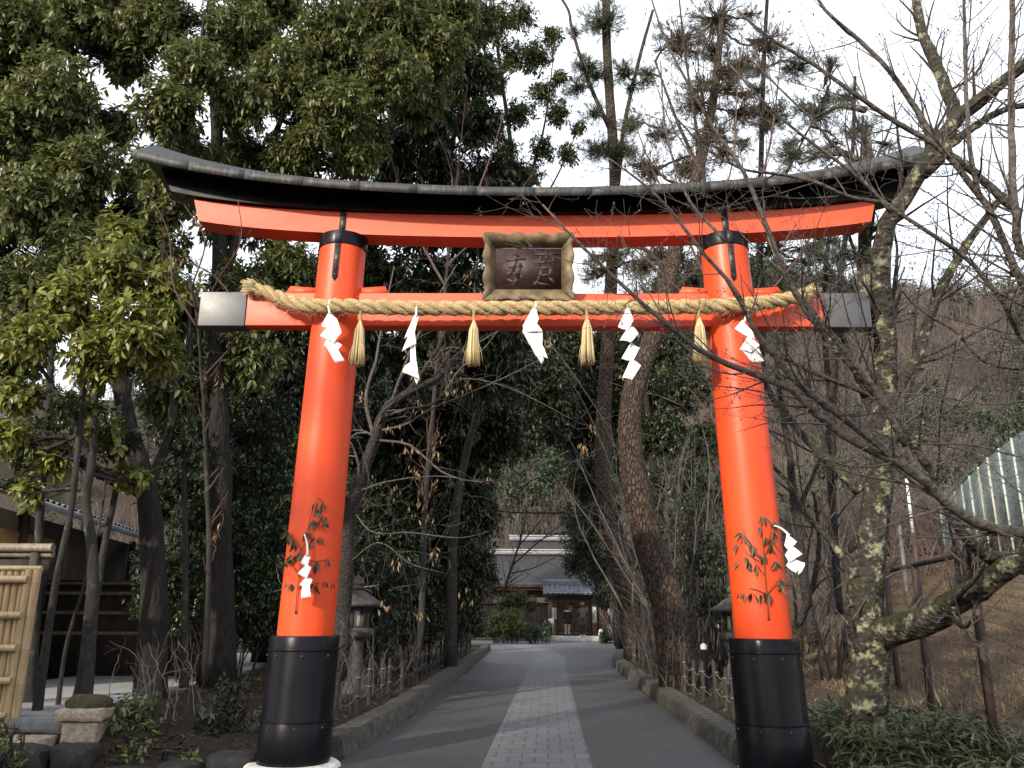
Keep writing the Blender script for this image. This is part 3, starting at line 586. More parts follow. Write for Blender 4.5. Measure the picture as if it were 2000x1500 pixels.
# bamboo fence
M['bamboo'] = pmat('golden_bamboo', [(.26, .18, .095), (.38, .275, .16), (.46, .35, .215)], 3, .45, .12, .004, stretch=(14, 14, 1.2), detail=5)
M['bamboo_dark'] = pmat('old_grey_bamboo', [(.10, .085, .06), (.22, .18, .13), (.30, .25, .19)], 4, .6, .2, .004, stretch=(6, 6, 2))
M['cord'] = pmat('black_cord', [(.008, .008, .008), (.02, .018, .016)], 30, .8)
def culm(b, p0, p1, r, seg=.32, ph=0, n=14):
    p0 = np.asarray(p0, float); p1 = np.asarray(p1, float); L = np.linalg.norm(p1-p0); prof = [(r*.98, 0)]
    z = seg*(.3+.6*ph)
    while z < L-.03: prof += [(r*.985, z-.012), (r*1.05, z-.004), (r*1.06, z), (r*.94, z+.004), (r*.985, z+.016)]; z += seg
    prof.append((r*.98, L)); return b.lathe(p0, prof, n, (p1-p0)/L)
BF = thing('bamboo_fence', (-5.75, .4, .25), 'golden bamboo fence of upright canes tied to horizontal rails at the left edge', 'fence')
rg = random.Random(2); b = MB()
for k in range(14): x = -5.79-.078*k; culm(b, (x, .43, .22), (x, .43, 1.955), .037, .34, rg.random())
b.build('cane_panel', M['bamboo'], BF, smooth=40)
for x in (-5.625, -5.715): b = MB(); culm(b, (x, .40, .20), (x, .40, 1.97), .046, .36, .4 if x > -5.7 else .7); b.build('post', M['bamboo'], BF, smooth=40)
for z in (1.86, 1.47, 1.12, .78, .42):
    b = MB(); culm(b, (-5.70, .352, z), (-6.95, .352, z), .042, .45, .35); r_ = b.build('rail', M['bamboo'], BF, smooth=40)
    if z < 1.8:
        k_ = MB()
        for xx in (-6.02, -6.5): k_.lathe((xx-.012, .352, z), [(.046, 0), (.05, .008), (.046, .024)], 10, (1, 0, 0)); k_.tubes(smooth_path([(xx-.04, .30, z+.05), (xx, .302, z), (xx+.04, .30, z+.045)], 6), np.full(6, .007), 5); k_.tubes(smooth_path([(xx-.04, .30, z-.05), (xx, .302, z), (xx+.045, .30, z-.045)], 6), np.full(6, .007), 5)
        k_.build('knot', M['cord'], r_)
b = MB(); culm(b, (-5.58, .40, 1.985), (-6.95, .40, 1.985), .03, .5, .2); b.build('cap_rail', M['bamboo'], BF, smooth=40)
M['dark_wood'] = pmat('dark_weathered_wood', [(.016, .012, .010), (.038, .028, .022), (.06, .045, .036)], 5, .75, .4, .006, stretch=(1, 1, .25), detail=8)
M['brown_wood'] = pmat('brown_timber', [(.055, .034, .02), (.11, .068, .04), (.16, .10, .06)], 5, .65, .3, .006, stretch=(1, 1, .2), detail=8)
BR = thing('bamboo_capped_rail', (-6.3, 1.3, .35), 'old bamboo capped dark timber rail behind the golden bamboo fence', 'fence rail')
b = MB(); x1 = at(104, 1070, 1.3)[0]; zc = at(60, 1070, 1.3)[2]
culm(b, (x1, 1.3, zc), (x1-1.7, 1.3, zc), .055, .5, .3); culm(b, (x1-.02, 1.36, zc-.075), (x1-1.7, 1.36, zc-.075), .045, .5, .6); b.build('bamboo_cap', M['bamboo_dark'], BR, smooth=40)
MB().box((x1-.85, 1.36, zc-.24), (1.6, .04, .20)).build('board', M['dark_wood'], BR)
MB().box((x1-.22, 1.33, zc/2), (.09, .09, zc-.05)).build('post', M['dark_wood'], BR)
MB().box((x1-1.3, 1.33, zc/2), (.09, .09, zc-.05)).build('post', M['dark_wood'], BR)
# dark screen fence with bamboo rails further back
SF = thing('screen_fence', (-7.6, 6.6, .35), 'dark bark screen fence with pale bamboo rails behind the slender trunks', 'fence')
xa, xb = -9.6, at(455, 1200, 6.6)[0]
MB().box(((xa+xb)/2, 6.64, 1.15), (xb-xa, .08, 1.65)).build('bark_panel', M['dark_wood'], SF)
for zp in (1140, 1160, 1198, 1238):
    z = at(350, zp, 6.6)[2]; b = MB(); culm(b, (xa, 6.57, z), (xb+.02, 6.57, z), .035, .5, .3); b.build('rail', M['bamboo_dark'], SF, smooth=40)
MB().box(((xa+xb)/2, 6.64, 2.02), (xb-xa+.1, .2, .08)).build('top_board', M['dark_wood'], SF)
for x in (xb-.02, (xa+xb)/2, xa+.05): MB().box((x, 6.70, 1.1), (.11, .05, 1.9)).build('post', M['dark_wood'], SF)
# house
M['tile'] = pmat('blue_grey_tile', [(.07, .075, .09), (.13, .14, .165), (.20, .21, .24)], 5, .5, .2, .01)
M['cream'] = pmat('cream_plaster', [(.74, .60, .38), (.82, .68, .46)], 3, .85, .1, .004)
M['orange_wood'] = pmat('fresh_cedar_board', [(.40, .20, .07), (.55, .30, .12)], 6, .6, .2, .004, stretch=(.2, 1, 1))
M['zinc'] = pmat('zinc_gutter', [(.25, .26, .27), (.40, .41, .42)], 8, .45, .1, .004)
M['dark_plaster'] = pmat('dark_brown_wall', [(.035, .027, .022), (.06, .047, .038)], 3, .8, .15, .006)
HO = thing('house', (-9.5, 8, .3), 'cream walled house with blue grey tiled roofs seen through the slender trunks on the left', 'house')
def tiled(b, p00, p10, p01, p11, nu, nv, th=.05):
    """pantile slope: p00-p10 along the eave, p0x -> p1x... bilinear grid with rounded ribs"""
    p00, p10, p01, p11 = [np.asarray(q, float) for q in (p00, p10, p01, p11)]
    nr = np.cross(p10-p00, p01-p00); nr /= np.linalg.norm(nr)
    if nr[2] < 0: nr = -nr
    uu = np.linspace(0, 1, nu*6+1); rows = []
    for k in range(nv):
        for e, l in ((k/nv, 1.0), ((k+1)/nv-.001, .35)):
            rr = th*(.5+.5*np.cos(uu*nu*2*math.pi))**.8+th*.9*l; rows.append((((1-e)*((1-uu)[:, None]*p00+uu[:, None]*p10)+e*((1-uu)[:, None]*p01+uu[:, None]*p11)))+rr[:, None]*nr)
    n = len(uu); V = np.concatenate(rows); i = np.arange(n-1); Fs = np.concatenate([np.stack([k*n+i, k*n+i+1, (k+1)*n+i+1, (k+1)*n+i], 1) for k in range(len(rows)-1)])
    b.add(V, Fs)
    n_ = 2; low = [p00, p10, p11, p01]; b.prism(low, nr*.01)
E0, E1 = np.array([-7.45, 3.0, 3.12]), np.array([-9.1, 12.0, 3.12])     # lower eave line
inw = np.array([-2.6, -.45, .85])
b = MB(); tiled(b, E0-np.array([0, 3, 0])*0, E1, E0+inw, E1+inw, 34, 8); b.build('lower_roof', M['tile'], HO, smooth=30)
b = MB(); b.tubes(np.array([E0+np.array([.06, 0, -.03]), E1+np.array([.06, 0, -.03])]), [.055, .055], 10); b.build('gutter', M['zinc'], HO, smooth=True)
W = lambda f, z, off: (E0+(E1-E0)*f+np.array([-off, -off*.18, 0]))*np.array([1, 1, 0])+np.array([0, 0, z])
b = MB(); b.prism([W(0, .2, .8), W(1, .2, .8), W(1, 3.1, .8), W(0, 3.1, .8)], (-.15, 0, 0)); b.prism([W(0, .2, .8), W(0, 3.1, .8), W(0, 3.1, 4.5), W(0, .2, 4.5)], (0, .15, 0)); b.build('wall', M['dark_plaster'], HO)
b = MB(); b.prism([W(.06, 2.35, .76), W(.40, 2.35, .76), W(.40, 2.78, .76), W(.06, 2.78, .76)], (.03, 0, 0)); b.build('cedar_board', M['orange_wood'], HO)
for f in (.03, .22, .45, .7, .97): b = MB(); q = W(f, 1.7, .7); b.box(q, (.12, .12, 2.9)); b.build('post', M['brown_wood'], HO)
U0, U1 = E0+inw*.86+np.array([0, 0, -.05]), E1+inw*.86+np.array([0, 0, -.05]); up_ = np.array([0, 0, 1.0])
b = MB(); b.prism([U0, U1, U1+up_*1.1, U0+up_*1.1], (-.15, 0, 0)); b.build('upper_wall', M['cream'], HO)
b = MB(); S0, S1 = U0+np.array([.75, -.6, .95]), U1+np.array([.75, 0, .95]); tiled(b, S0, S1, S0+np.array([-4, -.3, 2.1]), S1+np.array([-4, -.3, 2.1]), 36, 12); b.build('upper_roof', M['tile'], HO, smooth=30)
b = MB(); b.tubes(np.array([S0+np.array([.04, 0, -.02]), S1+np.array([.04, 0, -.02])]), [.05, .05], 8); b.build('upper_gutter', M['zinc'], HO, smooth=True)

# ------------------------------------------------------------------ gate, halls and forecourt at the end of the road
M['lattice_paper'] = pmat('pale_paper_screen', [(.50, .46, .38), (.60, .56, .47)], 5, .8, 0)
M['notice'] = pmat('white_notice_board', [(.72, .70, .66), (.78, .76, .73)], 5, .6, 0)
M['ink'] = pmat('ink', [(.05, .04, .04), (.08, .06, .06)], 5, .7, 0)
GY = 39.0
GT = thing('tiled_gate', (2.7, GY, .2), 'roofed wooden gate with grey tiles and lattice double doors at the end of the road', 'gate')
b = MB(); b.box((2.75, GY-.75, .11), (3.3, 1.3, .26), bev=.02); b.build('stone_step', M['white_stone'], GT, smooth=30)
for x in (1.78, 4.02): MB().box((x, GY, 1.25), (.24, .24, 2.1), bev=.015).build('post', M['brown_wood'], GT, smooth=30)
MB().box((2.9, GY, 2.16), (3.3, .2, .24)).build('crossbeam', M['brown_wood'], GT)
MB().box((2.9, GY-.32, 2.38), (3.5, .16, .14)).build('eave_beam', M['dark_wood'], GT)
for x in (1.45, 1.95, 2.9, 3.85, 4.35): MB().box((x, GY-.3, 2.26), (.14, .55, .1)).build('bracket', M['dark_wood'], GT)
for k, x in enumerate((2.42, 3.38)):
    dr = MB(); 
    for q in range(6): dr.box((x-.39+.157*q, GY+.02, 1.12), (.15, .05, 1.78))
    for z in (.35, 1.0, 1.9): dr.box((x, GY-.02, z), (.95, .05, .12))
    d_ = dr.build('door', M['brown_wood'], GT)
    l_ = MB(); l_.box((x+(.24 if k == 0 else -.24)+ (0 if k == 0 else .4), GY-.035, 1.48), (.32, .01, .66)); lw = l_.build('lattice_window', M['lattice_paper'], d_)
    g_ = MB()
    for q in range(5): g_.box((x+(.24 if k == 0 else .16)-.15+.075*q, GY-.05, 1.48), (.022, .02, .68))
    for z in (1.2, 1.48, 1.76): g_.box((x+(.24 if k == 0 else .16), GY-.052, z), (.34, .02, .022))
    g_.build('lattice', M['brown_wood'], d_)
b = MB(); tiled(b, (1.15, GY-1.15, 2.42), (4.65, GY-1.15, 2.42), (1.15, GY, 2.93), (4.65, GY, 2.93), 13, 5, .06); tiled(b, (1.15, GY+1.15, 2.42), (4.65, GY+1.15, 2.42), (1.15, GY, 2.93), (4.65, GY, 2.93), 13, 5, .06)
b.build('tile_roof', M['tile'], GT, smooth=30)
b = MB(); b.box((2.9, GY, 3.07), (3.5, .2, .2)); b.lathe((1.1, GY, 3.19), [(.07, 0), (.07, 3.6)], 10, (1, 0, 0)); b.build('roof_ridge', M['tile'], GT, smooth=30)
for x in (2.75,): pass
def notice(x, y, z, w, h, lab, rows):
    th = thing('notice_board', (x, y, z-h/2), lab, 'notice'); MB().box((x, y, z), (w, .03, h)).build('board', M['notice'], th); b = MB()
    for k in range(rows): b.box((x+w*.32-w*.64*k/max(rows-1, 1), y-.017, z+.02*(k % 2)), (.018, .006, h*(.72-.12*(k % 3))))
    b.build('text_column', M['ink'], th)
notice(1.78, GY-.15, 1.42, .26, .62, 'small white notice on the left post of the tiled gate', 3)
notice(4.02, GY-.15, 1.35, .22, .85, 'tall white notice on the right post of the tiled gate', 3)
th = thing('notice_stand', (1.55, GY-1.5, 0), 'low white notice on a thin stand left of the gate step', 'notice'); MB().box((1.55, GY-1.5, .95), (.30, .03, .42)).build('board', M['notice'], th)
b = MB(); b.box((1.45, GY-1.48, .42), (.03, .03, .85)); b.box((1.65, GY-1.48, .42), (.03, .03, .85)); b.build('stand_leg', M['zinc'], th)
b = MB(); 
WF = thing('board_fence', (4.9, GY+.1, 0), 'brown upright board fence joining the gate on its right', 'fence')
for q in range(12): b.box((4.30+.125*q, GY+.1, .95), (.118, .03, 1.75+.01*(q % 2)))
b.build('board_panel', M['brown_wood'], WF); MB().box((5.0, GY+.1, 1.88), (1.6, .14, .08)).build('top_rail', M['dark_wood'], WF)
WF = thing('dark_fence', (0, GY+.2, 0), 'dark board fence behind the bushes left of the gate', 'fence'); b = MB()
for q in range(30): b.box((-3.0+.15*q, GY+.2, 1.0), (.142, .03, 1.8+.012*(q % 3)))
b.build('board_panel', M['dark_wood'], WF); MB().box((-.75, GY+.2, 1.95), (4.6, .16, .08)).build('top_rail', M['dark_wood'], WF)
tag(rock((4.25, GY-1.7, .3), (.34, .24, .66), 5, 3, .6, .06).build('stone_marker', M['white_stone'], origin=(4.25, GY-1.7, 0), smooth=40), 'short pale stone post at the right end of the gate step', 'stone post')
M['thatch'] = pmat('bark_shingle_roof', [(.011, .010, .011), (.020, .019, .020), (.034, .032, .033)], 4, .9, .4, .02, stretch=(1, 3, 1), detail=8)
M['ridge_white'] = pmat('pale_ridge', [(.19, .20, .215), (.27, .28, .295)], 4, .6, .1, .01)
M['red_wood'] = pmat('dull_red_timber', [(.10, .03, .022), (.15, .045, .03)], 5, .7, .1, .005)
M['rafter_white'] = pmat('white_rafter_end', [(.75, .74, .70), (.8, .79, .76)], 5, .7, 0)
def hall(lab, x0, x1, yr, zr, ye, ze, ridge_h):
    th = thing('shrine_hall', ((x0+x1)/2, yr, 0), lab, 'shrine hall'); n = 12; b = MB(); rings = []
    for k in range(n+1):
        u = k/n; y = ye+(yr-ye)*u; z = ze+(zr-ze)*(u**1.35); rings.append([(x0-.5*(1-u)*0, y, z-.16), (x1, y, z-.16), (x1, y, z), (x0, y, z)])
    for k in range(1, n+1):
        u = 1-k/n; y = 2*yr-(ye+(yr-ye)*u); z = ze+(zr-ze)*(u**1.35); rings.append([(x0, y, z-.16), (x1, y, z-.16), (x1, y, z), (x0, y, z)])
    b.loft(rings); rf = b.build('roof', M['thatch'], th, smooth=30)
    b = MB(); b.box(((x0+x1)/2, yr, zr+ridge_h/2), (x1-x0+.2, .5, ridge_h)); b.box(((x0+x1)/2, yr, zr+ridge_h+.05), (x1-x0+.3, .62, .1)); b.box(((x0+x1)/2, yr, zr+ridge_h*.5), (x1-x0+.24, .56, .06)); b.build('ridge', M['ridge_white'], rf)
    MB().box(((x0+x1)/2, yr, ze/2), (x1-x0-1.6, (yr-ye)*2-2.2, ze-.25)).build('wall', M['dark_plaster'], th)
    MB().box(((x0+x1)/2, ye+.35, ze-.26), (x1-x0-.1, .14, .16)).build('eave_beam', M['red_wood'], th)
    nr = int((x1-x0)/.28); b = MB(); e = MB()
    for k in range(nr):
        x = x0+.2+(x1-x0-.4)*k/(nr-1); b.box((x, ye+.55, ze-.13), (.09, 1.0, .09)); e.box((x, ye+.042, ze-.13), (.095, .012, .095))
    rt = b.build('rafters', M['red_wood'], th); e.build('rafter_tip', M['rafter_white'], rt)
hall('dark roofed shrine hall with white rafter tips just behind the tiled gate', -2.6, 9.5, 50, 5.35, 44.3, 3.15, .26)
hall('upper shrine hall whose pale roof ridge shows above the front hall roof', -.9, 8.5, 58.5, 7.0, 53.5, 5.2, .32)
# ------------------------------------------------------------------ lanterns, stakes, lamp, wire fence, net fence, people
M['lantern'] = pmat('lichened_granite', [(.022, .021, .019), (.052, .050, .044), (.105, .10, .09)], 10, .9, .6, .015, detail=9)
def lantern(x, y, z, sc, lab, rz=0):
    th = thing('stone_lantern', (x, y, z), lab, 'stone lantern', 'stone lanterns in the roadside beds'); o = np.array([x, y, z])
    def hexl(prof, n=6, a0=0):
        b = MB(); a = np.arange(n)*2*math.pi/n+a0+rz; b.loft([np.stack([r*np.cos(a), r*np.sin(a), np.full(n, h)], 1)*sc+o for r, h in prof]); return b
    hexl([(.42, -.06), (.42, .12), (.38, .16)]).build('plinth', M['lantern'], th)
    hexl([(.34, .16), (.30, .24), (.20, .42), (.155, .62), (.15, .86), (.17, .92)], 16).build('shaft', M['lantern'], th, smooth=35)
    hexl([(.18, .92), (.24, .96), (.34, 1.03), (.34, 1.13), (.26, 1.15)]).build('platform', M['lantern'], th)
    fb = MB(); a = np.arange(6)*math.pi/3+rz
    for k in range(6): fb.box(o+sc*np.array([.205*math.cos(a[k]), .205*math.sin(a[k]), 1.32]), (.07*sc, .07*sc, .34*sc), rz=a[k])
    fb.lathe(o+np.array([0, 0, 1.15*sc]), [(.24*sc, 0), (.24*sc, .04*sc)], 6); fb.lathe(o+np.array([0, 0, 1.46*sc]), [(.24*sc, 0), (.24*sc, .05*sc)], 6)
    f = fb.build('fire_box', M['lantern'], th); MB().lathe(o+np.array([0, 0, 1.17*sc]), [(.17*sc, 0), (.17*sc, .31*sc)], 6).build('paper_window', M['lattice_paper'], f)
    hexl([(.30, 1.51), (.50, 1.53), (.52, 1.57), (.50, 1.60), (.34, 1.68), (.20, 1.78), (.12, 1.82)]).build('cap', M['lantern'], th)
    hexl([(.10, 1.82), (.13, 1.85), (.08, 1.89), (.12, 1.95), (.11, 2.02), (.02, 2.1)], 12).build('finial', M['lantern'], th, smooth=40)
q = at(695, 1215, 5.6); lantern(q[0], 5.6, .2, .92, 'mossy stone lantern in the shade just right of the left red pillar', .3)
q = at(1434, 1215, 6.6); lantern(q[0], 6.6, .2, .88, 'pale stone lantern half hidden behind the right red pillar', .1)
M['stake'] = pmat('dark_stake_wood', [(.013, .011, .010), (.034, .029, .025), (.065, .056, .048)], 8, .85, .4, .006, stretch=(1, 1, .3))
M['old_rope'] = pmat('pale_cord', [(.07, .064, .055), (.15, .14, .12)], 30, .85, .3, .004)
ORD = 'first second third fourth fifth sixth seventh eighth ninth tenth eleventh twelfth thirteenth fourteenth fifteenth sixteenth seventeenth eighteenth nineteenth twentieth twenty-first twenty-second twenty-third twenty-fourth twenty-fifth twenty-sixth'.split()
rg = random.Random(8); st_mesh = []
for k in range(4):
    r = .030+.004*rg.random(); h = .62
    st_mesh.append(MB().lathe((0, 0, -.1), [(r, 0), (r*1.02, .35), (r, h+.02), (r*.95, h+.06), (r*.35, h+.10)], 9).build('stake', M['stake'], smooth=40).data)
for o in [o for o in COL.objects if o.name.startswith('stake')]: bpy.data.objects.remove(o)
def stakes(side, ys, off):
    tops = []
    for i, y in enumerate(ys):
        x = (xl(y)-off) if side < 0 else (xr(y)+off); x += rg.uniform(-.05, .05); z = float(gz(x, y)); hs = rg.uniform(.9, 1.1)
        o = bpy.data.objects.new('stake', st_mesh[i % 4]); COL.objects.link(o); o.location = (x, y, z); o.scale = (1, 1, hs); o.rotation_euler = (rg.uniform(-.05, .05), rg.uniform(-.05, .05), rg.uniform(0, 6))
        tag(o, f'thin dark stake in the {"left" if side < 0 else "right"} cord fence, {ORD[i]} from the {"left" if side < 0 else "right"} red pillar', 'stake', f'stakes along the {"left" if side < 0 else "right"} kerb')
        tops.append((x, y, z+.46*hs))
    for dz in (0, -.24):
        b = MB()
        for a, c in zip(tops[:-1], tops[1:]):
            a = np.array(a)+[0, 0, dz]; c = np.array(c)+[0, 0, dz]; t_ = np.linspace(0, 1, 9); P = a+(c-a)*t_[:, None]; P[:, 2] -= .09*np.sin(t_*math.pi)*np.linalg.norm(c-a); b.tubes(P, np.full(9, .0065), 6)
        for tpt in tops: b.lathe(np.array(tpt)+[0, 0, dz-.01], [(.036, 0), (.042, .01), (.036, .022)], 9)
        tag(b.build('fence_rope', M['old_rope'], origin=tops[0], smooth=True), f'{"upper" if dz == 0 else "lower"} sagging cord strung between the stakes {"left" if side < 0 else "right"} of the road', 'rope', 'cords of the stake fences')
ys = [1.3]; 
while len(ys) < 26: ys.append(ys[-1]+.72+.16*rg.random()+.01*len(ys))
stakes(-1, ys[:24], .52)
ys = [1.5, 2.4, 3.15, 3.7, 4.6]
while len(ys) < 22: ys.append(ys[-1]+.78+.1*rg.random())
stakes(1, ys, .50)
q = at(1376, 1300, 5.4); z0 = float(gz(q[0], 5.4))
LB = thing('bollard_lamp', (q[0], 5.4, z0), 'slim black bollard lamp with a silver cap behind the right hand stakes', 'bollard')
MB().lathe((q[0], 5.4, z0-.05), [(.05, 0), (.05, .80)], 16).build('post', M['black_lacquer'], LB, smooth=40); MB().lathe((q[0], 5.4, z0+.75), [(.056, 0), (.056, .06), (.04, .085), (.01, .10)], 16).build('cap', M['zinc'], LB, smooth=40)
# wire fence up the right slope
FP = [np.array(q, float) for q in ((4.15, -2.6, 0), (4.72, 0, 0), (5.55, 3.1, 0), (6.5, 6.3, 0), (7.2, 10.5, 0), (7.6, 15, 0))]
for q in FP: q[2] = float(gz(q[0], q[1], False))
WFN = thing('wire_fence', FP[1], 'tall wire mesh fence with dark steel posts and top rail on the right slope', 'fence'); M['rust'] = pmat('dark_rusty_steel', [(.022, .013, .011), (.05, .03, .026), (.075, .048, .04)], 8, .7, .2, .004)
Hs = [2.0, 2.02, 2.05, 2.05, 2.0, 2.0]
for q, h in zip(FP, Hs): MB().box(q+np.array([0, 0, h/2-.1]), (.075, .075, h+.2)).build('post', M['rust'], WFN)
for i in range(5): b = MB(); b.tubes(np.array([FP[i]+np.array([0, 0, Hs[i]-.03]), FP[i+1]+np.array([0, 0, Hs[i+1]-.03])]), [.038, .038], 8); b.build('top_rail', M['rust'], WFN, smooth=True)
b = MB()
for i in range(5):
    A, B_ = FP[i], FP[i+1]; L = np.linalg.norm(B_-A); n = int(L/.075); tt = np.linspace(0, 1, n+1)[1:-1]
    lo = A+(B_-A)*tt[:, None]; hi = lo+np.array([0, 0, 1])*(Hs[i]+(Hs[i+1]-Hs[i])*tt)[:, None]; b.tubes(np.stack([lo, hi], 1), np.full((len(tt), 2), .0020), 3, cap=False)
    for z in np.arange(.1, 2.0, .15): b.tubes(np.array([A+[0, 0, z], B_+[0, 0, z]]), [.0024, .0024], 3, cap=False)
b.build('wire_mesh', M['rust'], WFN)
# driving-net fence far up the slope
m, t, p = nodes('green_netting'); p.inputs['Base Color'].default_value = (.40, .47, .45, 1); p.inputs['Roughness'].default_value = .7; p.inputs['Alpha'].default_value = .36; M['net'] = m
M['net_post'] = pmat('pale_green_post', [(.33, .40, .36), (.42, .48, .43)], 6, .5, .05); M['net_post2'] = pmat('yellow_post', [(.34, .33, .27), (.42, .40, .33)], 6, .5, .05)
tops = [(1836, 990, 31), (1850, 975, 29.8), (1864, 960, 28.6), (1878, 946, 27.4), (1893, 930, 26.3), (1910, 912, 25.2), (1928, 894, 24.2), (1950, 876, 23.2), (1975, 856, 22.2), (2003, 836, 21.2), (2035, 812, 20.2)]
NP = []
for x, y, Y in tops:
    q = at(x, y, Y); NP.append((q, float(gz(q[0], q[1], False))))
NF = thing('net_fence', (NP[4][0][0], NP[4][0][1], NP[4][1]), 'tall pale green netting fence on posts, high on the right slope', 'fence')
for k, (q, z) in enumerate(NP): MB().lathe((q[0], q[1], z-.2), [(.045, 0), (.045, q[2]-z+.2)], 10).build('post', M['net_post2'] if k in (2, 5, 6) else M['net_post'], NF, smooth=True)
b = MB()
for (a, za), (c, zc_) in zip(NP[:-1], NP[1:]):
    b.prism([(a[0], a[1]+.06, za+.9), (c[0], c[1]+.06, zc_+.9), (c[0], c[1]+.06, c[2]-.05), (a[0], a[1]+.06, a[2]-.05)], (0, .005, 0))
b.build('netting', M['net'], NF)
M['white_paint'] = pmat('white_painted_steel', [(.55, .56, .57), (.68, .69, .70)], 5, .5, .05)
q = at(1783, 1040, 13.5); z0 = float(gz(q[0], 13.5, False)); zt = at(1779, 935, 13.5)[2]
UP = thing('banded_pole', (q[0], 13.5, z0), 'white banded pole standing behind the wire fence', 'pole'); zm = at(1783, 1040, 13.5)[2]
MB().lathe((q[0], 13.5, zm), [(.042, 0), (.036, zt-zm)], 12).build('white_shaft', M['white_paint'], UP, smooth=True); MB().lathe((q[0], 13.5, z0-.1), [(.055, 0), (.055, zm-z0+.1)], 12).build('dark_sleeve', M['rust'], UP, smooth=True)
b = MB()
for k in range(6): b.lathe((q[0], 13.5, zm+.08+(zt-zm-.1)*k/6), [(.0435, 0), (.0435, .03)], 12)
b.build('band', M['concrete'], UP, smooth=True)
q = at(1766, 1110, 15.5); z0 = float(gz(q[0], 15.5, False)); zt = at(1763, 1026, 15.5)[2]
tag(MB().lathe((q[0], 15.5, z0-.1), [(.055, 0), (.05, zt-z0+.1)], 12).build('short_pole', M['concrete'], origin=(q[0], 15.5, z0), smooth=40), 'short grey pole left of the banded pole, below the far hill', 'pole')
for (px, y, h, lab) in ((302, .9, .52, 'short black stake on the left bank among arching bare twigs'), (290, 1.9, .4, 'short dark stake at the edge of the pale gravel on the left')):
    q = at(px, 1400, y); z0 = float(gz(q[0], y)); o = bpy.data.objects.new('stake', st_mesh[1]); COL.objects.link(o); o.location = (q[0], y, z0); o.scale = (1.1, 1.1, h/.6); tag(o, lab, 'stake')

# people (seen from behind at the gate)
M['skin'] = pmat('skin', [(.42, .25, .17), (.48, .30, .21)], 5, .5, 0)
def cloth(n, c): return pmat(n, [tuple(x*.8 for x in c), c], 14, .85, .2, .004)
def skin_body(name, pts, edges, rad, mat, parent):
    me = bpy.data.meshes.new('tmp'); me.from_pydata([tuple(p) for p in pts], edges, []); o = bpy.data.objects.new('tmp', me); COL.objects.link(o)
    md = o.modifiers.new('s', 'SKIN'); md.use_smooth_shade = True
    for i, r in enumerate(rad):
        sv = me.skin_vertices[0].data[i]; sv.radius = r if isinstance(r, tuple) else (r, r)
        if i == 0: sv.use_root = True
    ss = o.modifiers.new('u', 'SUBSURF'); ss.levels = 2; ss.render_levels = 2
    bpy.context.view_layer.update(); dg = bpy.context.evaluated_depsgraph_get(); m2 = bpy.data.meshes.new_from_object(o.evaluated_get(dg)); m2.name = name
    bpy.data.objects.remove(o); m2.materials.clear(); m2.materials.append(mat)
    m2.polygons.foreach_set('use_smooth', np.ones(len(m2.polygons), bool))
    ob = bpy.data.objects.new(name, m2); COL.objects.link(ob); ob.parent = parent; ORI[ob] = ORI[parent]; return ob
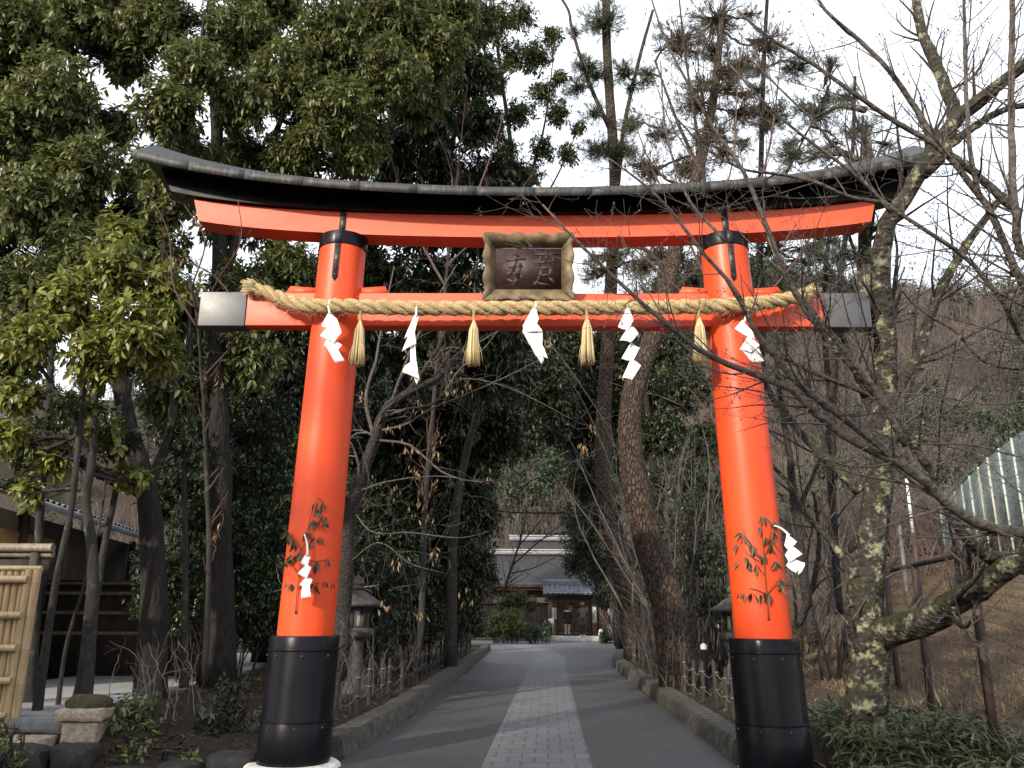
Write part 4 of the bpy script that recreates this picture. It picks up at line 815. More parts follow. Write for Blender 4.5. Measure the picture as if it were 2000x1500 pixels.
def person(loc, H, rz, lab, coat, trousers, shoe, hairc, hat=None, stride=0.0, coat_len=.50, arm=0.0, collar=None):
    th = thing('person', loc, lab, 'person', None); th.rotation_euler = (0, 0, rz); k = H/1.72
    s = stride
    J = dict(pel=(0, 0, .93), wa=(0, 0, 1.08), ch=(0, .0, 1.28), nk=(0, .01, 1.46), hb=(0, -.01, 1.53), hd=(0, -.015, 1.61), ht=(0, .0, 1.69), nose=(0, -.105, 1.60),
             er=(.075, 0, 1.60), el=(-.075, 0, 1.60))
    E = [('pel', 'wa'), ('wa', 'ch'), ('ch', 'nk'), ('nk', 'hb'), ('hb', 'hd'), ('hd', 'ht'), ('hd', 'nose'), ('hd', 'er'), ('hd', 'el')]
    Rr = dict(pel=(.14, .10), wa=(.125, .09), ch=(.15, .10), nk=.052, hb=.06, hd=.085, ht=.05, nose=.014, er=.018, el=.018)
    for q, g in ((1, 'r'), (-1, 'l')):
        dy = -s*q
        J['hip'+g] = (.085*q, 0, .90); J['kn'+g] = (.09*q, dy*.5-.02*abs(s), .49); J['an'+g] = (.095*q, dy*1.0+(.06 if dy > 0 else 0), .08); J['to'+g] = (.10*q, dy-.14, .03)
        J['sh'+g] = (.185*q, .01, 1.40); J['elb'+g] = (.235*q, .03+dy*.4, 1.13); J['wr'+g] = (.235*q-.05*arm*q, -.05+dy*.5-.15*arm, .90+.14*arm); J['pa'+g] = (.232*q-.06*arm*q, -.075+dy*.55-.2*arm, .82+.16*arm)
        E += [('pel', 'hip'+g), ('hip'+g, 'kn'+g), ('kn'+g, 'an'+g), ('an'+g, 'to'+g), ('ch', 'sh'+g), ('sh'+g, 'elb'+g), ('elb'+g, 'wr'+g), ('wr'+g, 'pa'+g)]
        Rr.update({'hip'+g: .085, 'kn'+g: .055, 'an'+g: .038, 'to'+g: .032, 'sh'+g: .055, 'elb'+g: .040, 'wr'+g: .026, 'pa'+g: (.032, .018)})
        for f in range(5):
            fx = .226*q-.06*arm*q; nm = f'f{f}'+g; off = (-.024+.014*f) if f < 4 else -.04
            J[nm] = (fx, J['pa'+g][1]+off, J['pa'+g][2]-(.075-.008*abs(f-1.5) if f < 4 else .03)); Rr[nm] = .008; E.append(('pa'+g, nm))
    nm = list(J); ix = {n: i for i, n in enumerate(nm)}; o = np.array(loc)
    skin_body('body', [np.array(J[n])*k for n in nm], [(ix[a], ix[b]) for a, b in E], [tuple(np.array(Rr[n])*k) if isinstance(Rr[n], tuple) else Rr[n]*k for n in nm], M['skin'], th)
    def el(b, c, rx, ry, n=20): a = np.arange(n)*2*math.pi/n; return np.stack([c[0]+rx*np.cos(a), c[1]+ry*np.sin(a), np.full(n, c[2])], 1)*k+o
    b = MB(); rings = [(.0, 1.50, .07, .075), (.0, 1.46, .11, .09), (.0, 1.41, .20, .115), (.0, 1.28, .205, .14), (.0, 1.08, .185, .135), (.0, 1.08-coat_len*.5, .21, .15), (.0, 1.08-coat_len, .225, .16)]
    b.loft([el(b, (0, .0, z), rx, ry) for _, z, rx, ry in rings])
    for g in 'rl':
        P = np.array([J['sh'+g], J['elb'+g], J['wr'+g]])*k+o; b.tubes(smooth_path(P, 8), np.linspace(.075, .052, 8)*k, 10)
    b.build('coat', coat, th, smooth=True)
    b = MB()
    for g in 'rl':
        P = np.array([J['hip'+g], J['kn'+g], J['an'+g]])*k+o; b.tubes(smooth_path(P, 8), np.linspace(.10, .062, 8)*k, 10)
    b.build('trousers', trousers, th, smooth=True)
    for g in 'rl':
        a = np.array(J['an'+g])*k+o; b = rock(a+np.array([0, -.06*k, -.035*k]), (.10*k, .27*k, .09*k), 1, 2, .8, .02); b.build('shoe', shoe, th, smooth=True)
    if hat:
        b = MB(); b.loft([el(b, (0, .0, z), r, r*1.1) for z, r in ((1.60, .112), (1.66, .115), (1.72, .10), (1.755, .06), (1.76, .01))]); b.build('hat', hat, th, smooth=True)
    b = MB(); b.loft([el(b, (0, .022, z), r, r*1.05) for z, r in ((1.50, .05), (1.54, .085), (1.60, .098), (1.67, .092), (1.72, .06), (1.735, .01))]); b.build('hair', hairc, th, smooth=True)
    if collar: b = MB(); b.loft([el(b, (0, .01, z), r, r*.9) for z, r in ((1.36, .19), (1.40, .20), (1.46, .15), (1.48, .10))]); b.build('hood_trim', collar, th, smooth=True)
    return th
hair = cloth('dark_hair', (.018, .014, .012)); navy = cloth('navy_cloth', (.018, .021, .034)); black = cloth('black_cloth', (.012, .012, .014)); white = cloth('white_leather', (.7, .7, .7))
q = at(1109, 1243, 37.6); person((q[0], 37.9, .245), 1.58, math.pi, 'woman in short black coat with pale hood trim and beige trousers facing the gate', black, cloth('beige_cloth', (.34, .29, .23)), black, hair, coat_len=.38, arm=.6, collar=cloth('pale_fur', (.36, .33, .29)))
q = at(1139, 1243, 37.6); person((q[0], 37.9, .245), 1.74, math.pi, 'person in a brown coat and grey knit hat facing the gate doors', cloth('brown_tweed', (.10, .078, .058)), navy, white, hair, hat=cloth('grey_knit', (.17, .14, .115)), coat_len=.52, arm=.7)
bk = thing('backpack', (q[0], 37.62, 1.2), 'grey brown backpack worn by the person in the knit hat at the gate', 'backpack'); gb = cloth('grey_canvas', (.10, .09, .095))
MB().box((q[0], 37.60, 1.36), (.30, .19, .46), bev=.07).build('pack_body', gb, bk, smooth=True); MB().box((q[0], 37.49, 1.29), (.22, .07, .22), bev=.03).build('front_pocket', gb, bk, smooth=True)
for s in (-1, 1): b = MB(); b.tubes(smooth_path([(q[0]+.1*s, 37.68, 1.56), (q[0]+.12*s, 37.92, 1.72), (q[0]+.13*s, 38.05, 1.5), (q[0]+.13*s, 37.9, 1.2), (q[0]+.11*s, 37.68, 1.18)], 14), np.full(14, .018), 6); b.build('strap', gb, bk, smooth=True)
q = at(1204, 1255, 35.5); person((q[0], 35.8, .004), 1.66, R(-60), 'person in dark navy clothes and white shoes walking at the right of the forecourt', navy, navy, white, hair, stride=.22, coat_len=.36)
q = at(1195, 1250, 37); BN = thing('banner_stand', (q[0], 37, 0), 'narrow pale grey banner on a stand right of the gate, beside the walking person', 'banner')
MB().box((q[0], 37, .95), (.34, .02, 1.5)).build('banner_cloth', M['ridge_white'], BN); MB().lathe((q[0]-.19, 37.01, -.02), [(.018, 0), (.018, 1.8)], 8).build('pole', M['zinc'], BN); MB().box((q[0], 37, .02), (.45, .3, .04)).build('foot', M['zinc'], BN)
# ------------------------------------------------------------------ vegetation tools
def sprout(P, Rd, m, L, ang, rng, up=.15, wob=.18, k=7, ratio=.55, tlo=.15, thi=1.0, rmin=.0016, Lmin=.35, taper=.25):
    """m children per parent polyline (int or array); returns [B,k,3],[B,k]"""
    B, n, _ = P.shape; m = np.broadcast_to(np.asarray(m), (B,)); idx = np.repeat(np.arange(B), m); C = len(idx)
    if C == 0: return np.zeros((0, k, 3)), np.zeros((0, k))
    t = rng.uniform(tlo, thi, C)*(n-1); i = np.minimum(t.astype(int), n-2); f = (t-i)[:, None]
    p = P[idx, i]*(1-f)+P[idx, i+1]*f; r = Rd[idx, i]*(1-f[:, 0])+Rd[idx, i+1]*f[:, 0]
    T = P[idx, i+1]-P[idx, i]; T /= np.linalg.norm(T, axis=1, keepdims=True)+1e-9
    q = rng.normal(size=(C, 3)); q -= (q*T).sum(1, keepdims=True)*T; q /= np.linalg.norm(q, axis=1, keepdims=True)+1e-9
    a = R(1)*rng.normal(ang, ang*.3, C)[:, None]; d = T*np.cos(a)+q*np.sin(a)
    Ls = (L*rng.uniform(Lmin, 1.0, C)*(1.15-.6*t/(n-1)))[:, None]; st = Ls/(k-1)
    out = np.zeros((C, k, 3)); out[:, 0] = p
    dr = rng.normal(size=(C, 3))*wob
    for j in range(1, k):
        d = d+rng.normal(size=(C, 3))*wob+dr*.35; d[:, 2] += up; d /= np.linalg.norm(d, axis=1, keepdims=True); out[:, j] = out[:, j-1]+d*st
    r0 = np.maximum(r*ratio, rmin); rr = np.maximum(r0[:, None]*np.linspace(1, taper, k)[None], rmin*.7)
    return out, rr
def limbs(specs, k=24, wob=.0, rng=None):
    """specs: list of (points, r0, r1) -> stacked polylines"""
    P = np.stack([smooth_path(s[0], k) for s in specs]); Rd = np.stack([np.linspace(s[1], s[2], k) for s in specs])
    if wob: P[:, 1:] += (rng.normal(size=P[:, 1:].shape)*wob)*np.minimum(1, np.linalg.norm(np.diff(P, axis=1), axis=2).cumsum(1)[..., None])
    return P, Rd
def pxp(pts):                                      # [(px,py,Y)...] -> world points
    return np.array([at(*q) for q in pts])
def in_lobe(rng, c, r, n, shell=.55, gap=.25, gs=1.6, gk=0):
    """points in an ellipsoidal foliage lobe, thinner inside, with noise gaps"""
    out = np.zeros((0, 3)); c = np.asarray(c); r = np.asarray(r)
    while len(out) < n:
        d = rng.normal(size=(n*2, 3)); d /= np.linalg.norm(d, axis=1, keepdims=True); q = d*(rng.uniform(0, 1, n*2)**shell)[:, None]
        q = q*(1+.28*wav(d+c, 2.1, gk))[:, None]; w = c+q*r; w = w[wav(w, gs, gk+3) > -1+gap*2*.8-.2] if gap else w; out = np.concatenate([out, w])
    return out[:n]
def spray_leaves(mb, tips, axis, rng, n, L, W, spread=.9, droop=.45, rad=.10, lod=1, fold=.3, curl=.35):
    """a whorl of n drooping leaves at each twig tip"""
    S = len(tips); b = np.repeat(tips, n, 0); a = np.repeat(axis/(np.linalg.norm(axis, axis=1, keepdims=True)+1e-9), n, 0)
    sz = np.repeat(rng.uniform(.75, 1.15, S), n)
    q = rng.normal(size=(S*n, 3)); q -= (q*a).sum(1, keepdims=True)*a*.7; q /= np.linalg.norm(q, axis=1, keepdims=True)+1e-9
    d = a*rng.uniform(.15, .85, (S*n, 1))+q*spread; d[:, 2] -= droop*rng.uniform(.4, 1.3, S*n)
    d /= np.linalg.norm(d, axis=1, keepdims=True)
    base = b-a*rng.uniform(0, rad*1.1, (S*n, 1))+q*rad*.06
    up = rng.normal(size=(S*n, 3))*.25+a*.3; up[:, 2] += .9
    ls = L*rng.uniform(.7, 1.15, S*n)*sz; mb.leaves(base, d, up, ls, ls*W*rng.uniform(.8, 1.2, S*n), fold, curl, lod)
def crown(name_parent, mat, barkm, lobes, rng, dens, n, L, W, hub=None, lod=1, droop=.45, gap=.25, shell=.55, twr=.006, spread=.9, tw_every=3, rad=None, part='crown'):
    """lobes: (centre, radii, hubpoint); adds foliage and twigs to the tree; dens = sprays per cubic-ish unit"""
    lv = MB(); tw = MB(); rad = rad or L*.9
    for li, (c, r, h) in enumerate(lobes):
        r = np.asarray(r, float); cnt = max(6, int(dens*(r[0]*r[1]*r[2])**(2/3)*4)); pts = in_lobe(rng, c, r, cnt, shell, gap, 1.0/np.mean(r)*1.6, li*1.7)
        ax = (pts-c)/r; ax = ax*.8+np.array([0, 0, .12])+rng.normal(size=ax.shape)*.25
        spray_leaves(lv, pts, ax, rng, n, L, W, spread, droop, rad, lod)
        sel = pts[::tw_every]; h = np.asarray(h, float); s = rng.uniform(.15, .6, (len(sel), 1)); st = h+(c-h)*s+rng.normal(size=sel.shape)*.12*np.mean(r)
        mid = st+(sel-st)*.55+rng.normal(size=sel.shape)*.08*np.mean(r)-np.array([0, 0, .05*np.mean(r)])
        m2 = st+(sel-st)*.28+rng.normal(size=sel.shape)*.05*np.mean(r)
        tw.tubes(np.stack([st, m2, mid, sel], 1), np.full((len(sel), 4), twr)*np.array([1.6, 1.3, 1, .5]), 4, cap=False)
    o = lv.build(part, mat, name_parent)
    tw.build('twigs', barkm, name_parent, smooth=True)
    return o
def px_lobe(px, py, Y, rpx, ry=None, rz=1.0, hub=None):
    s = mpp(Y); r = rpx*s; c = at(px, py, Y); return (c, (r, ry if ry else r*.9, r*rz), hub if hub is not None else c-np.array([0, 0, r*.6]))
def trunk(mb, pts, r0, r1, k=26, sides=14, seed=0, rough=.05, flare=0):
    P = smooth_path(pts, k); rr = np.linspace(r0, r1, k)
    if flare: rr = rr+flare*r0*np.exp(-np.linspace(0, 1, k)*9)
    mb.tubes(P, rr, sides, rough, seed); return P, rr

def platebark(name, dark, light, crack, sc=7):
    m, t, p = nodes(name); cc = coords(t, (1, 1, .34)); nd = noise(t, 6, 5, .6, cc)
    va = N(t, 'ShaderNodeVectorMath', operation='MULTIPLY_ADD'); va.inputs[1].default_value = (.12, .12, .12); t.links.new(nd, va.inputs[0]); t.links.new(cc, va.inputs[2])
    vo = N(t, 'ShaderNodeTexVoronoi', feature='DISTANCE_TO_EDGE'); vo.inputs['Scale'].default_value = sc; t.links.new(va.outputs[0], vo.inputs['Vector'])
    v2 = N(t, 'ShaderNodeTexVoronoi'); v2.inputs['Scale'].default_value = sc; t.links.new(va.outputs[0], v2.inputs['Vector'])
    n = noise(t, 22, 8, .7, coords(t, (1, 1, .3))); sp = N(t, 'ShaderNodeSeparateColor'); t.links.new(v2.outputs['Color'], sp.inputs[0])
    c = mixc(t, sp.outputs[0], dark, light); c = mixc(t, n, c, mixc(t, .5, c, light)); e = ramp(t, vo.outputs[0], [(.02, (0, 0, 0)), (.16, (1, 1, 1))]); c = mixc(t, e, crack, c)
    t.links.new(c, p.inputs['Base Color']); p.inputs['Roughness'].default_value = .9; p.inputs['Specular IOR Level'].default_value = .2
    ad = N(t, 'ShaderNodeMath', operation='MULTIPLY_ADD'); t.links.new(n, ad.inputs[0]); ad.inputs[1].default_value = .5; t.links.new(e, ad.inputs[2]); bump(t, p, ad.outputs[0], .9, .05); return m
M['bark_dark'] = barkmat('dark_evergreen_bark', (.007, .006, .006), (.028, .024, .021), 7)
M['bark_grey'] = barkmat('grey_smooth_bark', (.014, .013, .012), (.044, .041, .036), 5, lichen=(.09, .097, .076), lth=.60, bmp=.35)
M['bark_pine'] = platebark('plated_pine_bark', (.050, .036, .028), (.105, .076, .058), (.038, .027, .021), 19)
M['bark_pine_dark'] = platebark('dark_pine_bark', (.022, .017, .015), (.055, .043, .037), (.014, .012, .010), 20)
M['bark_cherry'] = barkmat('lichened_cherry_bark', (.013, .011, .010), (.060, .050, .042), 6, lichen=(.25, .265, .165), lth=.555, moss=(.028, .034, .012), zst=1.0, bmp=.7)
M['bark_branch'] = barkmat('cherry_branch_bark', (.036, .030, .027), (.135, .115, .10), 9, zst=1.0, bmp=.4)
M['bark_branch_dark'] = barkmat('dark_branch_bark', (.012, .010, .010), (.05, .042, .038), 9, zst=1.0, bmp=.5)
M['twig_grey'] = pmat('grey_brown_twig', [(.045, .038, .034), (.105, .09, .08)], 9, .8, 0)
M['twig_pale'] = pmat('pale_dry_twig', [(.12, .10, .085), (.23, .20, .17)], 7, .8, 0)
M['twig_red'] = pmat('reddish_twig', [(.05, .024, .018), (.11, .06, .045)], 7, .75, 0)
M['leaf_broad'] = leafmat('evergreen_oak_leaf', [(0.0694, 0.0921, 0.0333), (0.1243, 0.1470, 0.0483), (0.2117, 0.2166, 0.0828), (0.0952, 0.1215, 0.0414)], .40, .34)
M['leaf_sunlit'] = leafmat('sunlit_tint_leaf', [(0.1080, 0.1426, 0.0286), (0.2016, 0.2268, 0.0506), (0.3168, 0.3046, 0.0792), (0.1296, 0.1685, 0.0396)], .40, .36)  # brighter, yellower leaf colour paints in the sun on the near tufts
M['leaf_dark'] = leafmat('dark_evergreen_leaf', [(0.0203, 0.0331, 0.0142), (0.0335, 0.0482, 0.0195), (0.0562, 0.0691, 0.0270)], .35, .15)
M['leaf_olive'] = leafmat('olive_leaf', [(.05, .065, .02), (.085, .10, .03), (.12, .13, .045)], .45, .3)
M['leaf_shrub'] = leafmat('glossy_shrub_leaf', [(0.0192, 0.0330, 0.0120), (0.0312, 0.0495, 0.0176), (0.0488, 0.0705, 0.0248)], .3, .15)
M['leaf_lime'] = leafmat('trimmed_bush_leaf', [(.075, .10, .022), (.12, .15, .035), (.16, .18, .05)], .5, .25)
M['leaf_far'] = leafmat('far_green_leaf', [(.030, .050, .028), (.05, .075, .038), (.075, .10, .05)], .6, .2)
M['needle'] = leafmat('pine_needle', [(.030, .048, .022), (.05, .07, .03), (.075, .085, .035)], .5, .15)
M['needle_brown'] = leafmat('browning_pine_needle', [(.06, .055, .028), (.10, .075, .04), (.06, .065, .03)], .55, .15)
M['leaf_dry'] = leafmat('dry_tan_leaf', [(.20, .12, .06), (.30, .20, .10), (.36, .25, .14)], .7, .3)
M['bud'] = pmat('dark_bud', [(.03, .02, .018), (.05, .035, .03)], 9, .7, 0)

# ------------------------------------------------------------------ tall evergreens on the left
def leafy_tree(name, lab, cat, grp, trunks, lobes, leaf, bark, dens, n, L, W, seed, **kw):
    """trunks: (px path with Y, r0, r1); lobes: px lobes"""
    rng = np.random.default_rng(seed); p0 = pxp(trunks[0][0][:1])[0]; p0[2] = float(gz(p0[0], p0[1]))
    th = thing(name, p0, lab, cat, grp); b = MB(); spine = []
    for k, (pts, r0, r1) in enumerate(trunks):
        P = pxp(pts)
        if k == 0: P[0] = p0-np.array([0, 0, .15])
        Q, rr = trunk(b, P, r0, r1, seed=seed+k, flare=.5 if k == 0 else 0); spine.append(Q)
    S = np.concatenate(spine); lb = []; bt = []
    for lo in lobes:
        c, r, h = px_lobe(*lo); d = np.linalg.norm((S-c)*np.array([1, 1, 1.3])+np.array([0, 0, .35*np.linalg.norm(S[0]-c)*0]), axis=1)+np.maximum(0, S[:, 2]-c[2])*1.2
        j = int(np.argmin(d)); h = S[j]; lb.append((c, r, h)); v = c-h; Lb = np.linalg.norm(v)
        if Lb > .3:
            mid = h+v*.5+rng.normal(size=3)*.08*Lb-np.array([0, 0, .06*Lb]); bt.append(([h, mid, c, c+v/Lb*np.mean(r)*.5+np.array([0, 0, .1])], min(.02+.016*Lb, .075), .010))
    if bt:
        P, Rd = limbs(bt, 14, .02, rng); b.tubes(P, Rd, 7, .04, seed)
        P2, R2 = sprout(P, Rd, 5, 1.1, 45, rng, .06, .16, 7, .5, .25); b.tubes(P2, R2, 5)
    b.build('trunk', bark, th, smooth=True)
    crown(th, leaf, bark, lb, rng, dens, n, L, W, **kw); return th
G1 = 'evergreen trees crowding the left side'
leafy_tree('evergreen_oak', 'big evergreen oak filling the upper left corner with yellow green drooping leaves', 'evergreen tree', G1,
    [([(300, 1320, 3.2), (300, 1150, 3.2), (288, 960, 3.2), (250, 830, 3.3), (215, 640, 3.5), (190, 420, 3.8), (150, 200, 4.0), (130, 20, 4.2)], .17, .05),
     ([(285, 965, 3.2), (165, 905, 2.9), (60, 815, 2.7), (-40, 740, 2.6)], .10, .05), ([(215, 640, 3.5), (330, 430, 3.6), (380, 200, 3.8), (400, 20, 4)], .07, .03)],
    [(40, 60, 3.4, 110), (170, 30, 4.2, 110), (110, 190, 3.0, 100), (20, 250, 2.8, 95), (310, 40, 4.0, 90), (330, 210, 3.4, 80), (50, 400, 2.6, 105), (170, 330, 3.0, 85), (190, 500, 2.8, 95), (60, 560, 2.4, 90), (280, 340, 3.6, 65), (-50, 480, 2.6, 90), (20, 690, 2.3, 80), (300, 480, 3.6, 80), (-30, 130, 3.4, 110), (250, 110, 4.6, 70), (380, 130, 3.6, 75), (90, -40, 4, 110), (230, -30, 4.4, 100), (120, 300, 4.2, 95), (230, 250, 5, 50), (330, 390, 3.4, 70), (150, 450, 4.0, 90), (260, 420, 4.2, 60), (350, 290, 4.8, 60), (60, 870, 2.4, 55), (150, 800, 2.6, 45), (20, 620, 3.2, 80)],
    M['leaf_broad'], M['bark_dark'], 195, 9, .172, .31, 11, lod=2, gap=.24, droop=.6)
leafy_tree('evergreen_oak', 'low spreading evergreen with bright yellow green leaf tufts left of the tie beam', 'evergreen tree', G1,
    [([(185, 1210, 1.6), (182, 1125, 1.6), (167, 975, 1.6), (180, 900, 1.6), (187, 750, 1.6), (200, 640, 1.7), (210, 540, 1.8)], .085, .03), ([(180, 900, 1.6), (130, 800, 1.5), (70, 700, 1.4)], .045, .02)],
    [(130, 590, 1.2, 75), (230, 520, 1.3, 70), (255, 640, 1.1, 85), (330, 560, 1.5, 60), (180, 700, 1.2, 70), (310, 690, 1.4, 55), (60, 660, 1.1, 60), (40, 770, 1.4, 50), (240, 450, 1.6, 45), (20, 850, 1.5, 48), (110, 890, 1.8, 40), (205, 850, 1.9, 46), (60, 950, 1.7, 34), (255, 930, 2.2, 40), (140, 800, 1.8, 40)],
    M['leaf_sunlit'], M['bark_grey'], 140, 8, .16, .40, 12, lod=2, gap=.28, droop=.6)
leafy_tree('evergreen_oak', 'tall dark trunked evergreen behind the left end of the black roof beam', 'evergreen tree', G1,
    [([(430, 1290, 4.6), (430, 1000, 4.6), (425, 700, 4.6), (430, 500, 4.7), (425, 300, 4.8), (415, 100, 5.0), (410, -60, 5.2)], .21, .07), ([(430, 560, 4.7), (500, 360, 5), (560, 200, 5.2), (600, 40, 5.4)], .09, .03), ([(425, 420, 4.8), (380, 260, 4.7), (370, 100, 4.7)], .06, .025), ([(430, 760, 4.6), (540, 640, 5), (640, 560, 5.4)], .07, .03)],
    [(470, 60, 4.6, 95), (560, 150, 4.6, 95), (470, 200, 4.2, 75), (400, 330, 4.4, 70), (650, 70, 5, 100), (660, 210, 4.6, 85), (760, 140, 5, 90), (570, 300, 4.8, 70), (760, 30, 5.4, 100), (850, 90, 5.6, 80), (690, 310, 5, 60), (530, 0, 5, 80), (610, 260, 4.4, 50), (340, 600, 4.6, 70), (470, 560, 4.8, 75), (560, 520, 5.2, 70), (330, 760, 4.4, 75), (480, 700, 4.8, 75), (440, 420, 5, 70), (520, 420, 5.4, 75), (600, 390, 5.4, 70), (480, 300, 5.4, 65), (700, 250, 5.6, 75), (880, 20, 6, 75), (820, 190, 6, 70)],
    M['leaf_broad'], M['bark_dark'], 195, 9, .182, .28, 13, lod=2, gap=.24, droop=.65)
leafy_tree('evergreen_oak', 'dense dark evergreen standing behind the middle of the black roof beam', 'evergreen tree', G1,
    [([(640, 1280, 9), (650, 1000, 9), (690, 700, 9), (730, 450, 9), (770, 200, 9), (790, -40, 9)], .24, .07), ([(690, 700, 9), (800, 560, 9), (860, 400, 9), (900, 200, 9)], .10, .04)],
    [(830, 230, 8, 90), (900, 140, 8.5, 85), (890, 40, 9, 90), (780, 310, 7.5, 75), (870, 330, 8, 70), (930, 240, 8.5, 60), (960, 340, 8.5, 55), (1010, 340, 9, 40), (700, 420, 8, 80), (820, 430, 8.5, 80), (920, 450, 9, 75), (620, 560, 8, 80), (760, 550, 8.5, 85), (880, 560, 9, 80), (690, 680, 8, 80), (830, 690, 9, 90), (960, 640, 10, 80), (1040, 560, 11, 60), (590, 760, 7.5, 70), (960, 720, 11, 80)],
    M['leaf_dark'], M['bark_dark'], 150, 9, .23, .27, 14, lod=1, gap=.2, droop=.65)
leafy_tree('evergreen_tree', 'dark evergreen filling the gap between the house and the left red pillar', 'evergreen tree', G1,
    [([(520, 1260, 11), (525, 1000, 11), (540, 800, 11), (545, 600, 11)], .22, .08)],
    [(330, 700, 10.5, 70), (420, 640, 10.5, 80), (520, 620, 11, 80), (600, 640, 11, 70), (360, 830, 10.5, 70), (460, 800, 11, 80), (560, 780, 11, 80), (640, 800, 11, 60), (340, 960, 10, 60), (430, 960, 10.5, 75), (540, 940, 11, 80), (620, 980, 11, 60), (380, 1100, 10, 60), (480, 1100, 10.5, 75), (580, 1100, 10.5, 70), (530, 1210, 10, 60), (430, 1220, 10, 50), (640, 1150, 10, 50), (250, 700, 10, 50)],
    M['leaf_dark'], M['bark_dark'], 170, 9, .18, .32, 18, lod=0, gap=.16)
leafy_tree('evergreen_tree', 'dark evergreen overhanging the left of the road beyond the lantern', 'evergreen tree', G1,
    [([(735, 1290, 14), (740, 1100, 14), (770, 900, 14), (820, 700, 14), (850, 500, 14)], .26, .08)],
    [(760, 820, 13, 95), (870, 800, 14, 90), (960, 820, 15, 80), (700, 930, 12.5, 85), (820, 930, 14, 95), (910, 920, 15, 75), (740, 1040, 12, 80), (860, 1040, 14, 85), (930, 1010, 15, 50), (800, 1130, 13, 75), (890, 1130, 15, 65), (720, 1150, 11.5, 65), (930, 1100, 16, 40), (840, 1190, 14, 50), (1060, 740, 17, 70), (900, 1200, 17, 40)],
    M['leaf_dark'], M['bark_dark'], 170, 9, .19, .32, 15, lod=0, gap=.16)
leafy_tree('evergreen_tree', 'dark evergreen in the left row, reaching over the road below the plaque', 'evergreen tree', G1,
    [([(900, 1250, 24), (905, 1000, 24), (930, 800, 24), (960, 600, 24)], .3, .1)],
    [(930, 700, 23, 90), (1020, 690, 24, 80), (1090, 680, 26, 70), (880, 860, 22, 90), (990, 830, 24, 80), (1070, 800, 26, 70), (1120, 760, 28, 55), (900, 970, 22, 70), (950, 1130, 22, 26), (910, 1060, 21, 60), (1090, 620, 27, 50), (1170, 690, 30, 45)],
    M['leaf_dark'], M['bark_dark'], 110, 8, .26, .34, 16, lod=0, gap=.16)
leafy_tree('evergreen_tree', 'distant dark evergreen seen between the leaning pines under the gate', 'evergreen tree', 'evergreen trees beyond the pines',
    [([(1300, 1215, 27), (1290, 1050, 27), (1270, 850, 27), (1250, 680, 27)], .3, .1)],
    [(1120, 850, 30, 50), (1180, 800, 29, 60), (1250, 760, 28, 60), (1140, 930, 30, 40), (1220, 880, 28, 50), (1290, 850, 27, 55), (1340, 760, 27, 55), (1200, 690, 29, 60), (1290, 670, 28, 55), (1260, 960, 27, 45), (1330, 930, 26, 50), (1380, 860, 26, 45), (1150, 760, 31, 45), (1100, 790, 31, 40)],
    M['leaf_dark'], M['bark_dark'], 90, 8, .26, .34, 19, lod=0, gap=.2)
leafy_tree('evergreen_tree', 'tall evergreen behind the left red pillar, beyond the other left hand trees', 'evergreen tree', G1,  # extra tree hidden behind the rest, added to keep sun off gate and halls
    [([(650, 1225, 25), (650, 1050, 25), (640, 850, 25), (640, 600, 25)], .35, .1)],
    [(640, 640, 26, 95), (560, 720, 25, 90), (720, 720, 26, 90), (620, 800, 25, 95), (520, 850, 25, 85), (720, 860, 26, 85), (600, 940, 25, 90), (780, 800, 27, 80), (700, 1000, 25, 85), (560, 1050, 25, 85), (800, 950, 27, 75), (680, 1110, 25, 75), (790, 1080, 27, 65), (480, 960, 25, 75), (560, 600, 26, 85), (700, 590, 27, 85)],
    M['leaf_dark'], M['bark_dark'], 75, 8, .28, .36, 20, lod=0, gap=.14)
leafy_tree('olive_oak', 'sparse olive leaved oak against the sky left of the tall pine', 'evergreen tree', None,
    [([(880, 1260, 12), (890, 1000, 12), (940, 780, 12), (1000, 620, 12), (1015, 480, 12), (1000, 300, 12), (975, 120, 12), (960, -30, 12)], .12, .04), ([(1010, 420, 12), (1060, 260, 12), (1080, 120, 12)], .05, .015), ([(1015, 470, 12), (1090, 340, 12.3), (1130, 250, 12.5)], .04, .012)],
    [(960, 40, 11, 60), (1020, 30, 12, 40), (1040, 110, 12, 45), (960, 150, 11, 45), (1060, 180, 12, 38), (1010, 220, 12, 42), (1090, 220, 12, 36), (1060, 290, 12, 36), (960, 250, 11, 40), (1110, 300, 12, 30), (1095, 150, 12, 25), (1000, 110, 11.5, 40), (990, 300, 11.5, 38), (1035, 340, 12, 34), (1080, 70, 12, 30), (1130, 250, 12.4, 22)],
    M['leaf_olive'], M['bark_grey'], 150, 8, .15, .28, 17, lod=0, gap=.45)
